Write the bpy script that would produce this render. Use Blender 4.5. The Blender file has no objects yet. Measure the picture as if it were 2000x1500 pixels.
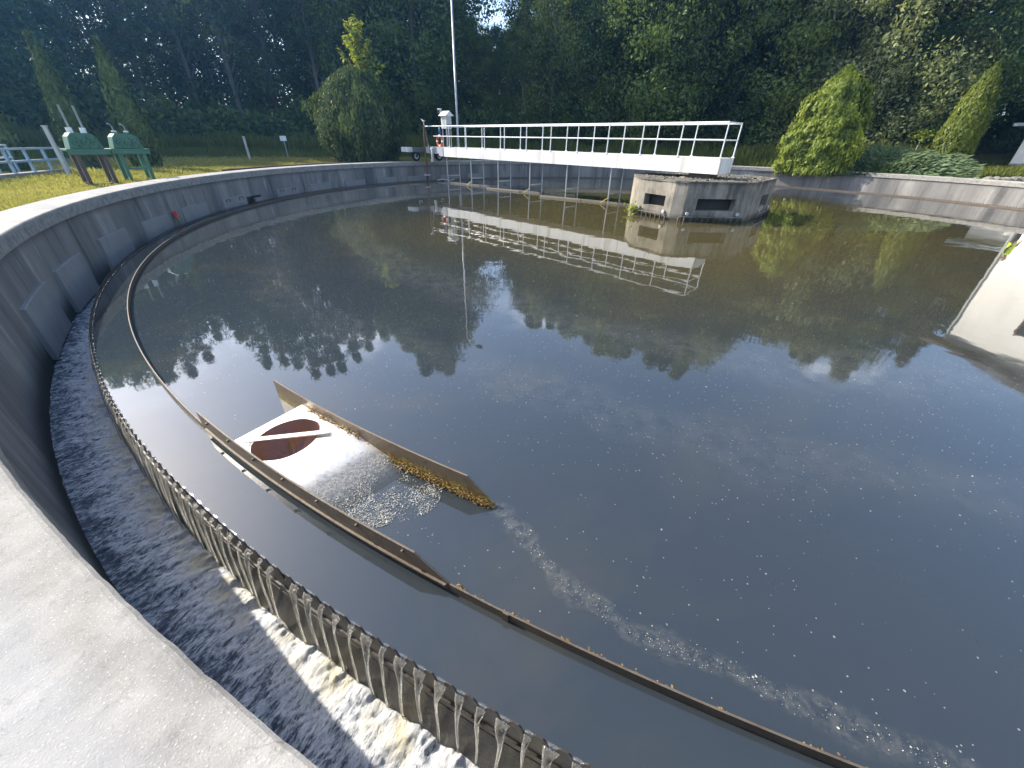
import bpy, bmesh, math, random
import numpy as np
from mathutils import Vector, Matrix, noise as mnoise

R = math.radians
sc = bpy.context.scene
col = sc.collection
rng = np.random.default_rng(7)
random.seed(7)

# ------------------------------------------------------------------ camera
F, PITCH, ROLL = 756.71, R(32.076), R(1.2494)
EYE = Vector((-6.733, -15.942, 2.2))
cp, sp = math.cos(PITCH), math.sin(PITCH)
fw = Vector((0, cp, -sp)); up0 = Vector((0, sp, cp)); rt0 = Vector((1, 0, 0))
rt = math.cos(ROLL) * rt0 + math.sin(ROLL) * up0
up = -math.sin(ROLL) * rt0 + math.cos(ROLL) * up0
cam_d = bpy.data.cameras.new("camera")
cam_d.sensor_width = 36; cam_d.lens = 36 * F / 2000; cam_d.clip_end = 2000; cam_d.clip_start = .02
cam = bpy.data.objects.new("camera", cam_d); col.objects.link(cam)
cam.matrix_world = Matrix(((rt.x, up.x, -fw.x, EYE.x), (rt.y, up.y, -fw.y, EYE.y), (rt.z, up.z, -fw.z, EYE.z), (0, 0, 0, 1)))
sc.camera = cam

# ------------------------------------------------------------------ light
SUN_AZ, SUN_EL = 157.0, 36.0
wd = bpy.data.worlds.new("World"); sc.world = wd; wd.use_nodes = True
nt = wd.node_tree; nt.nodes.clear()
w_out = nt.nodes.new("ShaderNodeOutputWorld"); w_bg = nt.nodes.new("ShaderNodeBackground")
sky = nt.nodes.new("ShaderNodeTexSky"); sky.sky_type = 'NISHITA'; sky.sun_disc = False
sky.sun_elevation = R(SUN_EL); sky.sun_rotation = R(90 - SUN_AZ); sky.altitude = 300; sky.dust_density = 2.2; sky.ozone_density = 1.2
w_bg.inputs[1].default_value = 0.15
geo = nt.nodes.new("ShaderNodeNewGeometry")
sepw = nt.nodes.new("ShaderNodeSeparateXYZ")
wco = nt.nodes.new("ShaderNodeTexCoord")
nt.links.new(wco.outputs['Generated'], sepw.inputs[0])
# clouds: fair weather cumulus thinning out overhead
wmap = nt.nodes.new("ShaderNodeMapping"); wmap.inputs['Scale'].default_value = (1, 1, 2.2); wmap.inputs['Location'].default_value = (-4.75, -7.14, -1.87)
nt.links.new(wco.outputs['Generated'], wmap.inputs[0])
wn = nt.nodes.new("ShaderNodeTexNoise"); wn.inputs['Scale'].default_value = 2.2; wn.inputs['Detail'].default_value = 9; wn.inputs['Roughness'].default_value = .58
nt.links.new(wmap.outputs[0], wn.inputs['Vector'])
wr = nt.nodes.new("ShaderNodeMapRange"); wr.inputs[1].default_value = .525; wr.inputs[2].default_value = .74; wr.interpolation_type = 'SMOOTHSTEP'
nt.links.new(wn.outputs[0], wr.inputs[0])
wel = nt.nodes.new("ShaderNodeMapRange"); wel.inputs[1].default_value = .50; wel.inputs[2].default_value = .34; wel.interpolation_type = 'SMOOTHSTEP'
nt.links.new(sepw.outputs[2], wel.inputs[0])
wm = nt.nodes.new("ShaderNodeMath"); wm.operation = 'MULTIPLY'
nt.links.new(wr.outputs[0], wm.inputs[0]); nt.links.new(wel.outputs[0], wm.inputs[1])
wmix = nt.nodes.new("ShaderNodeMix"); wmix.data_type = 'RGBA'
wmix.inputs[7].default_value = (17, 17.6, 19, 1)
nt.links.new(wm.outputs[0], wmix.inputs[0]); nt.links.new(sky.outputs[0], wmix.inputs[6])
nt.links.new(wmix.outputs[2], w_bg.inputs[0]); nt.links.new(w_bg.outputs[0], w_out.inputs[0])

sun_d = bpy.data.lights.new("sun", 'SUN'); sun_d.energy = 3.7; sun_d.angle = R(.5); sun_d.color = (1, .93, .82)
sun = bpy.data.objects.new("sun", sun_d); col.objects.link(sun)
SD = Vector((math.cos(R(SUN_AZ)) * math.cos(R(SUN_EL)), math.sin(R(SUN_AZ)) * math.cos(R(SUN_EL)), math.sin(R(SUN_EL))))
sun.rotation_euler = (-SD).to_track_quat('-Z', 'Y').to_euler(); sun.location = (-60, 20, 50)
sc.view_settings.view_transform = 'Standard'; sc.view_settings.look = 'None'
sc.view_settings.exposure = 1.45; sc.view_settings.gamma = 1; sc.view_settings.use_curve_mapping = False

# ------------------------------------------------------------------ helpers
def pol(r, a, z=0.0):
    return (r * math.cos(R(a)), r * math.sin(R(a)), z)

def link(name, me, parent=None):
    o = bpy.data.objects.new(name, me); col.objects.link(o)
    if parent is not None: o.parent = parent
    return o

def tag(o, label=None, cat=None, group=None, kind=None):
    if label: o['label'] = label
    if cat: o['category'] = cat
    if group: o['group'] = group
    if kind: o['kind'] = kind
    return o

def empty(name, label, cat, loc=(0, 0, 0), rz=0.0, group=None):
    o = bpy.data.objects.new(name, None); col.objects.link(o)
    o.location = loc; o.rotation_euler = (0, 0, rz); o.empty_display_size = .2
    return tag(o, label, cat, group)

def np_mesh(name, V, Fc, mat=None, smooth=False):
    """V: N x 3, Fc: M x k array of equal-size faces"""
    V = np.asarray(V, np.float32); Fc = np.asarray(Fc, np.int32)
    me = bpy.data.meshes.new(name)
    me.vertices.add(len(V)); me.vertices.foreach_set("co", V.ravel())
    k = Fc.shape[1]
    me.loops.add(Fc.size); me.loops.foreach_set("vertex_index", Fc.ravel())
    me.polygons.add(len(Fc)); me.polygons.foreach_set("loop_start", np.arange(len(Fc), dtype=np.int32) * k)
    me.polygons.foreach_set("loop_total", np.full(len(Fc), k, np.int32))
    if smooth: me.polygons.foreach_set("use_smooth", np.ones(len(Fc), bool))
    me.update(calc_edges=True)
    if mat: me.materials.append(mat)
    return me

class MB:
    def __init__(self): self.v = []; self.f = []
    def add(self, v, f):
        b = len(self.v); self.v += [tuple(p) for p in v]; self.f += [tuple(i + b for i in q) for q in f]; return self
    def box(self, c, s, M=None, rz=0.0):
        x, y, z = s[0] / 2, s[1] / 2, s[2] / 2
        v = [(-x, -y, -z), (x, -y, -z), (x, y, -z), (-x, y, -z), (-x, -y, z), (x, -y, z), (x, y, z), (-x, y, z)]
        ca, sa = math.cos(rz), math.sin(rz)
        v = [(p[0] * ca - p[1] * sa + c[0], p[0] * sa + p[1] * ca + c[1], p[2] + c[2]) for p in v]
        if M: v = [tuple(M @ Vector(p)) for p in v]
        return self.add(v, [(0, 3, 2, 1), (4, 5, 6, 7), (0, 1, 5, 4), (1, 2, 6, 5), (2, 3, 7, 6), (3, 0, 4, 7)])
    def tube(self, pts, rad, n=8, cap=True):
        pts = [Vector(p) for p in pts]; m = len(pts)
        rad = rad if hasattr(rad, '__len__') else [rad] * m
        v = []; f = []
        ref = None
        for i, p in enumerate(pts):
            d = (pts[min(i + 1, m - 1)] - pts[max(i - 1, 0)]).normalized()
            if ref is None:
                ref = Vector((0, 0, 1)) if abs(d.z) < .9 else Vector((1, 0, 0))
            a = d.cross(ref).normalized(); b = d.cross(a).normalized(); ref = -(d.cross(d.cross(ref))).normalized() if abs(d.dot(ref)) < .99 else ref
            for k in range(n):
                t = 2 * math.pi * k / n
                v.append(p + a * (rad[i] * math.cos(t)) + b * (rad[i] * math.sin(t)))
        for i in range(m - 1):
            for k in range(n):
                f.append((i * n + k, i * n + (k + 1) % n, (i + 1) * n + (k + 1) % n, (i + 1) * n + k))
        if cap: f += [tuple(range(n))[::-1], tuple(range((m - 1) * n, m * n))]
        return self.add(v, f)
    def prism(self, poly, z0, z1):
        n = len(poly)
        v = [(p[0], p[1], z0) for p in poly] + [(p[0], p[1], z1) for p in poly]
        f = [tuple(range(n))[::-1], tuple(range(n, 2 * n))] + [(i, (i + 1) % n, n + (i + 1) % n, n + i) for i in range(n)]
        return self.add(v, f)
    def extrude(self, poly3, d):
        n = len(poly3); d = Vector(d)
        v = [Vector(p) for p in poly3] + [Vector(p) + d for p in poly3]
        f = [tuple(range(n))[::-1], tuple(range(n, 2 * n))] + [(i, (i + 1) % n, n + (i + 1) % n, n + i) for i in range(n)]
        return self.add(v, f)
    def sweep(self, prof, a0, a1, n, closed=True, caps=True, full=False):
        """sweep an (r, z) profile about the tank's axis between two azimuths"""
        k = len(prof); v = []; f = []
        na = n if full else n + 1
        for i in range(na):
            a = a0 + (a1 - a0) * i / n
            for r, z in prof: v.append(pol(r, a, z))
        for i in range(n):
            j = (i + 1) % na
            for q in range(k if closed else k - 1):
                q2 = (q + 1) % k
                f.append((i * k + q, i * k + q2, j * k + q2, j * k + q))
        if caps and closed and not full: f += [tuple(range(k)), tuple(range(n * k, n * k + k))[::-1]]
        return self.add(v, f)
    def build(self, name, mat, parent=None, smooth=False, bevel=0.0, recalc=True):
        me = bpy.data.meshes.new(name); me.from_pydata(self.v, [], self.f)
        if recalc or bevel:
            bm = bmesh.new(); bm.from_mesh(me)
            bmesh.ops.recalc_face_normals(bm, faces=bm.faces)
            if bevel:
                ed = [e for e in bm.edges if len(e.link_faces) == 2 and e.calc_face_angle(0) > .6]
                bmesh.ops.bevel(bm, geom=ed, offset=bevel, segments=1, affect='EDGES', clamp_overlap=True)
            bm.to_mesh(me); bm.free()
        if smooth:
            for p in me.polygons: p.use_smooth = True
        if mat: me.materials.append(mat)
        return link(name, me, parent)

def copy_tree(o, parent=None):
    c = o.copy(); col.objects.link(c)
    if parent is not None: c.parent = parent
    for ch in list(o.children): copy_tree(ch, c)
    return c

# ---- materials
class NT:
    def __init__(self, name):
        self.m = bpy.data.materials.new(name); self.m.use_nodes = True
        self.t = self.m.node_tree; self.b = self.t.nodes["Principled BSDF"]; self.out = self.t.nodes["Material Output"]
    def n(self, typ, **kw):
        x = self.t.nodes.new(typ)
        for k, v in kw.items():
            if k.startswith('i_'):
                key = k[2:]; x.inputs[int(key) if key.isdigit() else key].default_value = v
            else: setattr(x, k, v)
        return x
    def l(self, a, b): self.t.links.new(a, b)
    def noise(self, vec, scale, detail=5, rough=.55, dist=0.0):
        x = self.n("ShaderNodeTexNoise"); x.inputs['Scale'].default_value = scale; x.inputs['Detail'].default_value = detail
        x.inputs['Roughness'].default_value = rough; x.inputs['Distortion'].default_value = dist
        if vec is not None: self.l(vec, x.inputs['Vector'])
        return x.outputs[0]
    def rng(self, s, a, b, c=0.0, d=1.0, smooth=False):
        x = self.n("ShaderNodeMapRange"); x.inputs[1].default_value = a; x.inputs[2].default_value = b
        x.inputs[3].default_value = c; x.inputs[4].default_value = d
        if smooth: x.interpolation_type = 'SMOOTHSTEP'
        self.l(s, x.inputs[0]); return x.outputs[0]
    def mix(self, f, a, b, mode='MIX'):
        x = self.n("ShaderNodeMix", data_type='RGBA', blend_type=mode)
        if isinstance(f, (int, float)): x.inputs[0].default_value = f
        else: self.l(f, x.inputs[0])
        for s, i in ((a, 6), (b, 7)):
            if isinstance(s, tuple): x.inputs[i].default_value = (*s[:3], 1)
            else: self.l(s, x.inputs[i])
        return x.outputs[2]
    def math(self, op, a, b=0.0):
        x = self.n("ShaderNodeMath", operation=op)
        for s, i in ((a, 0), (b, 1)):
            if isinstance(s, (int, float)): x.inputs[i].default_value = s
            else: self.l(s, x.inputs[i])
        return x.outputs[0]
    def pos(self):
        return self.n("ShaderNodeNewGeometry").outputs['Position']
    def obj(self):
        return self.n("ShaderNodeTexCoord").outputs['Object']
    def mapped(self, vec, scale=(1, 1, 1)):
        x = self.n("ShaderNodeMapping"); x.inputs['Scale'].default_value = scale; self.l(vec, x.inputs[0]); return x.outputs[0]
    def wallco(self, vec, rad, sz):
        """unroll a round wall: (arc length, height * sz)"""
        s = self.n("ShaderNodeSeparateXYZ"); self.l(vec, s.inputs[0])
        a = self.math('ARCTAN2', s.outputs[1], s.outputs[0]); u = self.math('MULTIPLY', a, rad)
        z = self.math('MULTIPLY', s.outputs[2], sz)
        c = self.n("ShaderNodeCombineXYZ"); self.l(u, c.inputs[0]); self.l(z, c.inputs[1]); return c.outputs[0], s
    def bump(self, h, strength=.3, dist=.02):
        x = self.n("ShaderNodeBump"); x.inputs['Strength'].default_value = strength; x.inputs['Distance'].default_value = dist
        self.l(h, x.inputs['Height']); self.l(x.outputs[0], self.b.inputs['Normal']); return x.outputs[0]
    def set(self, colr=None, rough=.6, metal=0.0, spec=.5):
        if colr is not None:
            if isinstance(colr, tuple): self.b.inputs['Base Color'].default_value = (*colr[:3], 1)
            else: self.l(colr, self.b.inputs['Base Color'])
        if isinstance(rough, (int, float)): self.b.inputs['Roughness'].default_value = rough
        else: self.l(rough, self.b.inputs['Roughness'])
        self.b.inputs['Metallic'].default_value = metal; self.b.inputs['Specular IOR Level'].default_value = spec
        return self.m

def paint(name, c, dirt=(.12, .09, .06), amount=.35, rough=.5, metal=0.0, scale=6, stretch=.3, spec=.4):
    k = NT(name); p = k.pos()
    n1 = k.noise(k.mapped(p, (1, 1, stretch)), scale, 6, .65)
    f = k.rng(n1, .52, .8, 0, amount)
    c2 = k.mix(k.rng(k.noise(p, scale * .3, 3), .3, .7), c, tuple(x * .86 for x in c))
    k.bump(k.noise(p, scale * 9, 3), .08, .01)
    return k.set(k.mix(f, c2, dirt), k.rng(n1, .3, .8, rough - .1, rough + .2), metal, spec)

def concrete_wall():
    k = NT("wall_concrete"); p = k.pos()
    uv, s = k.wallco(p, 17.2, 1.0)
    uvs = k.mapped(uv, (1, .10, 1))
    n1 = k.noise(uvs, 2.1, 8, .68, .15); n2 = k.noise(uvs, .65, 4, .6)
    n3 = k.noise(k.mapped(uv, (1, .8, 1)), 5, 8, .65)
    base = k.mix(k.rng(n2, .38, .62), (.115, .112, .108), (.28, .262, .235))
    c = k.mix(k.rng(n1, .57, .70, 0, .9), base, (.50, .48, .44))          # lime streaks
    c = k.mix(k.rng(n1, .47, .34, 0, .9), c, (.07, .066, .06))           # dark run-off
    c = k.mix(k.rng(n3, .35, .75, 0, .30), c, (.13, .125, .11))
    low = k.rng(s.outputs[2], -.02, -.42, 0, 1, True)
    c = k.mix(k.math('MULTIPLY', low, .93), c, (.022, .024, .018))          # algae at the splash zone
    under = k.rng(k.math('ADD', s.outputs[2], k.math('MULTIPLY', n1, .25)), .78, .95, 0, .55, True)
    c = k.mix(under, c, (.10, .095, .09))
    k.bump(k.math('ADD', n3, k.math('MULTIPLY', k.noise(p, 60, 4), .4)), .35, .02)
    return k.set(c, .85, 0, .25)

def coping_concrete():
    k = NT("coping_concrete"); p = k.pos()
    n1 = k.noise(p, 2.3, 8, .62); n2 = k.noise(p, 9, 8, .7); n3 = k.noise(p, 170, 3, .6); n4 = k.noise(p, 38, 6, .7)
    c = k.mix(k.rng(n1, .36, .66), (.25, .236, .205), (.375, .352, .31))
    c = k.mix(k.rng(n2, .52, .72, 0, .6), c, (.17, .16, .14))
    c = k.mix(k.rng(k.noise(p, .9, 6, .6), .56, .70, 0, .55), c, (.12, .112, .10))
    c = k.mix(k.rng(n4, .56, .72, 0, .6), c, (.14, .13, .115))
    c = k.mix(k.rng(n3, .60, .70, 0, .7), c, (.56, .55, .52))
    c = k.mix(k.rng(n3, .40, .30, 0, .5), c, (.2, .19, .18))
    s = k.n("ShaderNodeSeparateXYZ"); k.l(p, s.inputs[0])
    xy = k.n("ShaderNodeCombineXYZ"); k.l(s.outputs[0], xy.inputs[0]); k.l(s.outputs[1], xy.inputs[1])
    ln = k.n("ShaderNodeVectorMath", operation='LENGTH'); k.l(xy.outputs[0], ln.inputs[0]); rr = k.math('ADD', ln.outputs['Value'], k.math('MULTIPLY', k.math('SUBTRACT', n2, .5), .025))
    c = k.mix(k.rng(rr, 17.34, 17.42, 0, .35), c, k.mix(k.rng(n2, .3, .7), (.25, .25, .252), (.36, .36, .36)))     # greyer screed behind the edge strip
    v = k.n("ShaderNodeTexVoronoi", feature='DISTANCE_TO_EDGE'); v.inputs['Scale'].default_value = 1.1
    wv = k.n("ShaderNodeVectorMath", operation='ADD'); k.l(p, wv.inputs[0])
    ns = k.n("ShaderNodeTexNoise"); ns.inputs['Scale'].default_value = 5; ns.inputs['Detail'].default_value = 6; k.l(p, ns.inputs['Vector'])
    sc2 = k.n("ShaderNodeVectorMath", operation='SCALE'); sc2.inputs['Scale'].default_value = .35; k.l(ns.outputs['Color'], sc2.inputs[0]); k.l(sc2.outputs[0], wv.inputs[1]); k.l(wv.outputs[0], v.inputs['Vector'])
    crack = k.math('MULTIPLY', k.rng(v.outputs['Distance'], .0035, .001), k.rng(k.noise(p, .7, 3), .5, .6, 0, .7))
    c = k.mix(crack, c, (.05, .047, .042))
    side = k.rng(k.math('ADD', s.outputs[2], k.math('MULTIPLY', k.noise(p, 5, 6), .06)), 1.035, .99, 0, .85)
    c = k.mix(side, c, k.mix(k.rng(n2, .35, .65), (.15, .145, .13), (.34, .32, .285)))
    k.bump(k.math('ADD', n3, k.math('MULTIPLY', n4, .6)), .55, .004)
    return k.set(c, .9, 0, .2)

def water_mat():
    k = NT("tank_water"); p = k.pos()
    n1 = k.noise(p, .11, 3, .5, .6); n2 = k.noise(p, .5, 5, .6, .8)
    s = k.n("ShaderNodeSeparateXYZ"); k.l(p, s.inputs[0])
    xy = k.n("ShaderNodeCombineXYZ"); k.l(s.outputs[0], xy.inputs[0]); k.l(s.outputs[1], xy.inputs[1])
    ln = k.n("ShaderNodeVectorMath", operation='LENGTH'); k.l(xy.outputs[0], ln.inputs[0])
    centre_tint = k.rng(k.math('ADD', ln.outputs['Value'], k.math('MULTIPLY', k.math('SUBTRACT', n1, .5), 9)), 13.0, 6.0, 0, 1, True)
    c = k.mix(centre_tint, (.025, .031, .035), (.066, .054, .022))  # browner water towards the tank centre, slate towards the rim
    c = k.mix(k.rng(n2, .5, .8, 0, .35), c, (.072, .062, .034))
    a = k.math('ARCTAN2', s.outputs[1], s.outputs[0])
    rad = k.math('ADD', ln.outputs['Value'], k.math('MULTIPLY', k.math('SUBTRACT', k.noise(p, .35, 3, .5), .5), 1.8))
    lane = k.math('MAXIMUM', k.rng(k.math('ABSOLUTE', k.math('SUBTRACT', rad, 12.2)), .75, .1, 0, 1, True), k.rng(k.math('ABSOLUTE', k.math('SUBTRACT', rad, 14.2)), .5, .1, 0, .6, True))
    dens = k.math('ADD', k.math('MULTIPLY', lane, .34), k.rng(k.noise(p, .8, 4, .6), .36, .68, .05, .38))
    dens = k.math('MULTIPLY', dens, k.rng(ln.outputs['Value'], 16.25, 16.1, .0, 1))
    mask = None
    for sc_, lo, hi in ((17.0, .05, .17), (38.0, .09, .28)):
        v = k.n("ShaderNodeTexVoronoi"); v.inputs['Scale'].default_value = sc_; k.l(k.mapped(p, (1, 1, 0)), v.inputs['Vector'])
        sp = k.n("ShaderNodeSeparateColor"); k.l(v.outputs['Color'], sp.inputs[0])
        on = k.math('LESS_THAN', sp.outputs[0], dens)
        r = k.rng(sp.outputs[1], 0, 1, lo * .55, hi * .62)
        d = k.math('MULTIPLY', k.math('LESS_THAN', k.math('ADD', v.outputs['Distance'], k.math('MULTIPLY', k.math('SUBTRACT', k.noise(p, 90, 2), .5), .14)), r), on)
        mask = d if mask is None else k.math('MAXIMUM', mask, d)
    film = k.math('MULTIPLY', k.math('ADD', k.math('MULTIPLY', lane, .16), .01), k.rng(k.noise(p, 5, 6, .7), .35, .7))
    c = k.mix(film, c, (.20, .20, .18))
    c = k.mix(k.math('MULTIPLY', mask, .8), c, (.26, .26, .235))
    b = k.math('ADD', k.noise(k.mapped(p, (1, 1, 0)), 1.3, 2, .5, .3), k.math('MULTIPLY', k.noise(p, 7, 2, .5), .07))
    k.bump(b, .05, .06)
    k.b.inputs['IOR'].default_value = 1.58
    return k.set(c, k.math('ADD', k.math('MULTIPLY', mask, .35), k.math('ADD', .02, k.math('MULTIPLY', film, .25))), 0, .62)

def channel_mat():
    k = NT("channel_water"); p = k.pos()
    s = k.n("ShaderNodeSeparateXYZ"); k.l(p, s.inputs[0])
    a = k.math('ARCTAN2', s.outputs[1], s.outputs[0]); u = k.math('MULTIPLY', a, 17)
    xy = k.n("ShaderNodeCombineXYZ"); k.l(s.outputs[0], xy.inputs[0]); k.l(s.outputs[1], xy.inputs[1])
    ln = k.n("ShaderNodeVectorMath", operation='LENGTH'); k.l(xy.outputs[0], ln.inputs[0]); r = ln.outputs['Value']
    def uv(ru, rv):
        c = k.n("ShaderNodeCombineXYZ"); k.l(k.math('MULTIPLY', u, ru), c.inputs[0]); k.l(k.math('MULTIPLY', r, rv), c.inputs[1]); return c.outputs[0]
    n1 = k.noise(uv(30, 11), 1.0, 7, .70, .35); n2 = k.noise(uv(3.2, 2.2), 1.0, 5, .62, .8); n3 = k.noise(uv(85, 34), 1.0, 5, .7, .2)
    near = k.rng(r, 17.2, 16.82, .0, .24)
    f = k.math('ADD', k.math('ADD', n1, k.math('MULTIPLY', k.math('SUBTRACT', n2, .5), .45)), k.math('ADD', near, k.math('MULTIPLY', k.math('SUBTRACT', n3, .5), .5)))
    foam = k.math('MULTIPLY', k.rng(f, .44, .70, 0, 1, True), k.rng(k.math('ADD', r, k.math('MULTIPLY', k.math('SUBTRACT', n1, .5), .05)), 16.75, 16.79, .03, 1, True))
    tint = k.math('MULTIPLY', k.rng(r, 17.02, 16.85, 0, 1, True), k.rng(n2, .42, .62, 0, .8))
    fc = k.mix(tint, k.mix(k.rng(n3, .35, .65), (.52, .54, .57), (.80, .81, .82)), (.60, .53, .33))
    c = k.mix(foam, k.mix(k.rng(n1, .25, .5), (.022, .030, .042), (.10, .13, .17)), fc)
    k.bump(k.math('ADD', n1, k.math('MULTIPLY', n3, .55)), 1.0, .028)
    return k.set(c, k.rng(foam, 0, 1, .20, .5), 0, .55)

def leaf_mat(name, dark, light, tip=None, trans=.35, vscale=.35):
    k = NT(name); p = k.pos()
    n = k.noise(p, vscale, 3, .6); n2 = k.noise(p, 4.5, 2, .5)
    oi = k.n("ShaderNodeObjectInfo")
    c = k.mix(k.rng(n, .32, .68), dark, light)
    c = k.mix(k.rng(n2, .55, .85, 0, .5), c, tip or tuple(x * 1.35 for x in light))
    c = k.mix(k.math('MULTIPLY', oi.outputs['Random'], .35), c, (light[0] * 1.1, light[1] * .92, light[2] * .7))
    d = k.n("ShaderNodeBsdfDiffuse"); t = k.n("ShaderNodeBsdfTranslucent"); g = k.n("ShaderNodeBsdfGlossy"); g.inputs['Roughness'].default_value = .42
    k.l(c, d.inputs[0]); tc = k.mix(1.0, c, (1.5, 1.45, .75), 'MULTIPLY'); k.l(tc, t.inputs[0])
    g.inputs[0].default_value = (.6, .65, .6, 1)
    m1 = k.n("ShaderNodeMixShader"); m1.inputs[0].default_value = trans
    k.l(d.outputs[0], m1.inputs[1]); k.l(t.outputs[0], m1.inputs[2])
    m2 = k.n("ShaderNodeMixShader"); m2.inputs[0].default_value = .018
    k.l(m1.outputs[0], m2.inputs[1]); k.l(g.outputs[0], m2.inputs[2]); k.l(m2.outputs[0], k.out.inputs[0])
    return k.m

def bark(name, c):
    k = NT(name); p = k.pos()
    n = k.noise(k.mapped(p, (1, 1, .2)), 12, 6, .7)
    k.bump(n, .6, .03)
    return k.set(k.mix(n, tuple(x * .5 for x in c), c), .9, 0, .2)

def ground_mat():
    k = NT("turf_soil"); p = k.pos()
    n = k.noise(p, .35, 5, .6); n2 = k.noise(p, 6, 6, .7)
    c = k.mix(k.rng(n, .35, .65), (.13, .145, .045), (.20, .175, .075))
    c = k.mix(k.rng(n2, .5, .8, 0, .7), c, (.075, .085, .03))
    k.bump(n2, .6, .05)
    return k.set(c, .95, 0, .1)

def rusty(name, c, rust=(.16, .075, .03), a=.45, b=.62, metal=.0, rough=.6, zlow=None):
    k = NT(name); p = k.pos()
    n = k.noise(p, 9, 8, .7); n2 = k.noise(p, 40, 4, .7)
    f = k.rng(n, a, b, 0, .9)
    cc = k.mix(f, c, k.mix(n2, tuple(x * .5 for x in rust), tuple(x * 1.5 for x in rust)))
    if zlow:
        s = k.n("ShaderNodeSeparateXYZ"); k.l(p, s.inputs[0])
        lowf = k.rng(k.math('ADD', s.outputs[2], k.math('MULTIPLY', k.math('SUBTRACT', n, .5), .22)), zlow + .03, zlow - .03, 0, .95)
        cc = k.mix(lowf, cc, k.mix(k.rng(n2, .38, .62), (.09, .05, .022), (.42, .30, .06)))
    k.bump(n2, .35, .01)
    return k.set(cc, rough, metal, .4)

M = {}
M['wall'] = concrete_wall(); M['coping'] = coping_concrete(); M['water'] = water_mat(); M['channel'] = channel_mat()
M['pad'] = paint("wall_pad_mortar", (.255, .25, .24), (.16, .15, .14), .5, .9, 0, 5, .3, .2)
M['white'] = paint("white_bridge_paint", (.74, .73, .69), (.26, .18, .11), .75, .45, 0, 3.2, .10)
M['seam'] = paint("stained_weld_seam", (.42, .38, .32), (.22, .13, .07), .8, .6)
M['rail'] = paint("white_rail_paint", (.80, .80, .77), (.45, .40, .32), .3, .4, 0, 9)
M['galv'] = paint("galvanised_steel", (.45, .46, .46), (.20, .17, .13), .4, .45, .3, 8)
M['dark'] = paint("dark_steel", (.06, .06, .06), (.12, .08, .05), .4, .6)
M['black'] = paint("black_void", (.012, .012, .012), (.02, .02, .02), .2, .9)
M['rubber'] = paint("black_rubber", (.02, .02, .02), (.08, .07, .06), .4, .75)
M['hub'] = paint("pale_wheel_hub", (.5, .49, .47), (.15, .12, .1), .5, .5)
M['rust'] = rusty("rusted_pole", (.15, .075, .05), (.2, .075, .035), .35, .6)
M['orange'] = paint("orange_buoy_plastic", (.55, .10, .03), (.35, .12, .06), .2, .4)
M['blue'] = paint("blue_plastic", (.03, .16, .34), (.05, .1, .2), .2, .4)
M['cabinet'] = paint("cream_cabinet_paint", (.72, .70, .58), (.3, .25, .15), .25, .5)
M['cabgrey'] = paint("grey_cabinet_panel", (.42, .43, .44), (.2, .2, .2), .2, .5)
M['wood'] = paint("weathered_board", (.22, .19, .14), (.16, .13, .09), .6, .8, 0, 7, 1.0)
M['yellow'] = paint("yellowed_bracket", (.55, .42, .12), (.2, .13, .06), .4, .6)
def pillar_mat():
    k = NT("pillar_concrete"); p = k.pos()
    s = k.n("ShaderNodeSeparateXYZ"); k.l(p, s.inputs[0])
    n1 = k.noise(k.mapped(p, (1, 1, .22)), 3.2, 7, .65, .2); n2 = k.noise(p, 1.3, 4, .6); n3 = k.noise(p, 26, 6, .7)
    c = k.mix(k.rng(n2, .35, .65), (.19, .17, .135), (.31, .28, .225))
    c = k.mix(k.rng(n1, .47, .66, 0, .85), c, (.07, .063, .052))
    top = k.rng(k.math('ADD', s.outputs[2], k.math('MULTIPLY', k.math('SUBTRACT', n1, .5), .5)), 1.05, 1.2, 0, .8)
    c = k.mix(top, c, (.075, .07, .058))
    low = k.rng(k.math('ADD', s.outputs[2], k.math('MULTIPLY', k.math('SUBTRACT', n2, .5), .3)), .22, .02, 0, .9)
    c = k.mix(low, c, (.05, .046, .032))
    c = k.mix(k.rng(n3, .60, .74, 0, .5), c, (.10, .09, .075))
    k.bump(k.math('ADD', n3, k.math('MULTIPLY', n1, .5)), .5, .02)
    return k.set(c, .9, 0, .2)
M['pillar'] = pillar_mat()
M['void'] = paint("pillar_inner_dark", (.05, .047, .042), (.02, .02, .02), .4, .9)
M['steel'] = rusty("baffle_steel", (.125, .10, .072), (.08, .055, .035), .42, .70, .15, .5)
M['rusty'] = rusty("scum_panel_steel", (.165, .125, .08), (.15, .08, .03), .47, .68, .15, .5, .085)
M['weir'] = rusty("weir_steel", (.045, .037, .030), (.022, .017, .013), .4, .7, .10, .4)
M['spindle'] = paint("grey_green_spindle", (.24, .29, .27), (.12, .12, .1), .4, .5)
M['carriage'] = paint("dirty_carriage_steel", (.15, .15, .145), (.08, .06, .05), .4, .6)
M['green'] = paint("green_gear_paint", (.055, .16, .095), (.025, .07, .04), .4, .45)
M['brown'] = paint("brown_leg_paint", (.09, .065, .05), (.04, .03, .03), .4, .6)
M['paleblue'] = paint("pale_blue_rail_paint", (.30, .42, .52), (.3, .25, .2), .3, .5)
M['redbrown'] = paint("red_brown_kerb", (.09, .05, .04), (.08, .05, .04), .4, .8)
M['house'] = paint("white_render", (.82, .80, .74), (.55, .5, .42), .2, .8, 0, 2)
M['roof'] = paint("blue_grey_roof_sheet", (.30, .36, .40), (.2, .2, .2), .2, .5)
M['eave'] = paint("dark_brown_eave", (.055, .045, .04), (.03, .03, .03), .3, .7)
M['door'] = paint("brown_door", (.12, .06, .045), (.06, .03, .03), .3, .5)
M['glass'] = NT("window_glass").set((.03, .035, .04), .05, 0, .8)
M['rock'] = paint("pale_rock", (.20, .185, .16), (.2, .18, .15), .5, .9, 0, 4, 1)
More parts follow.
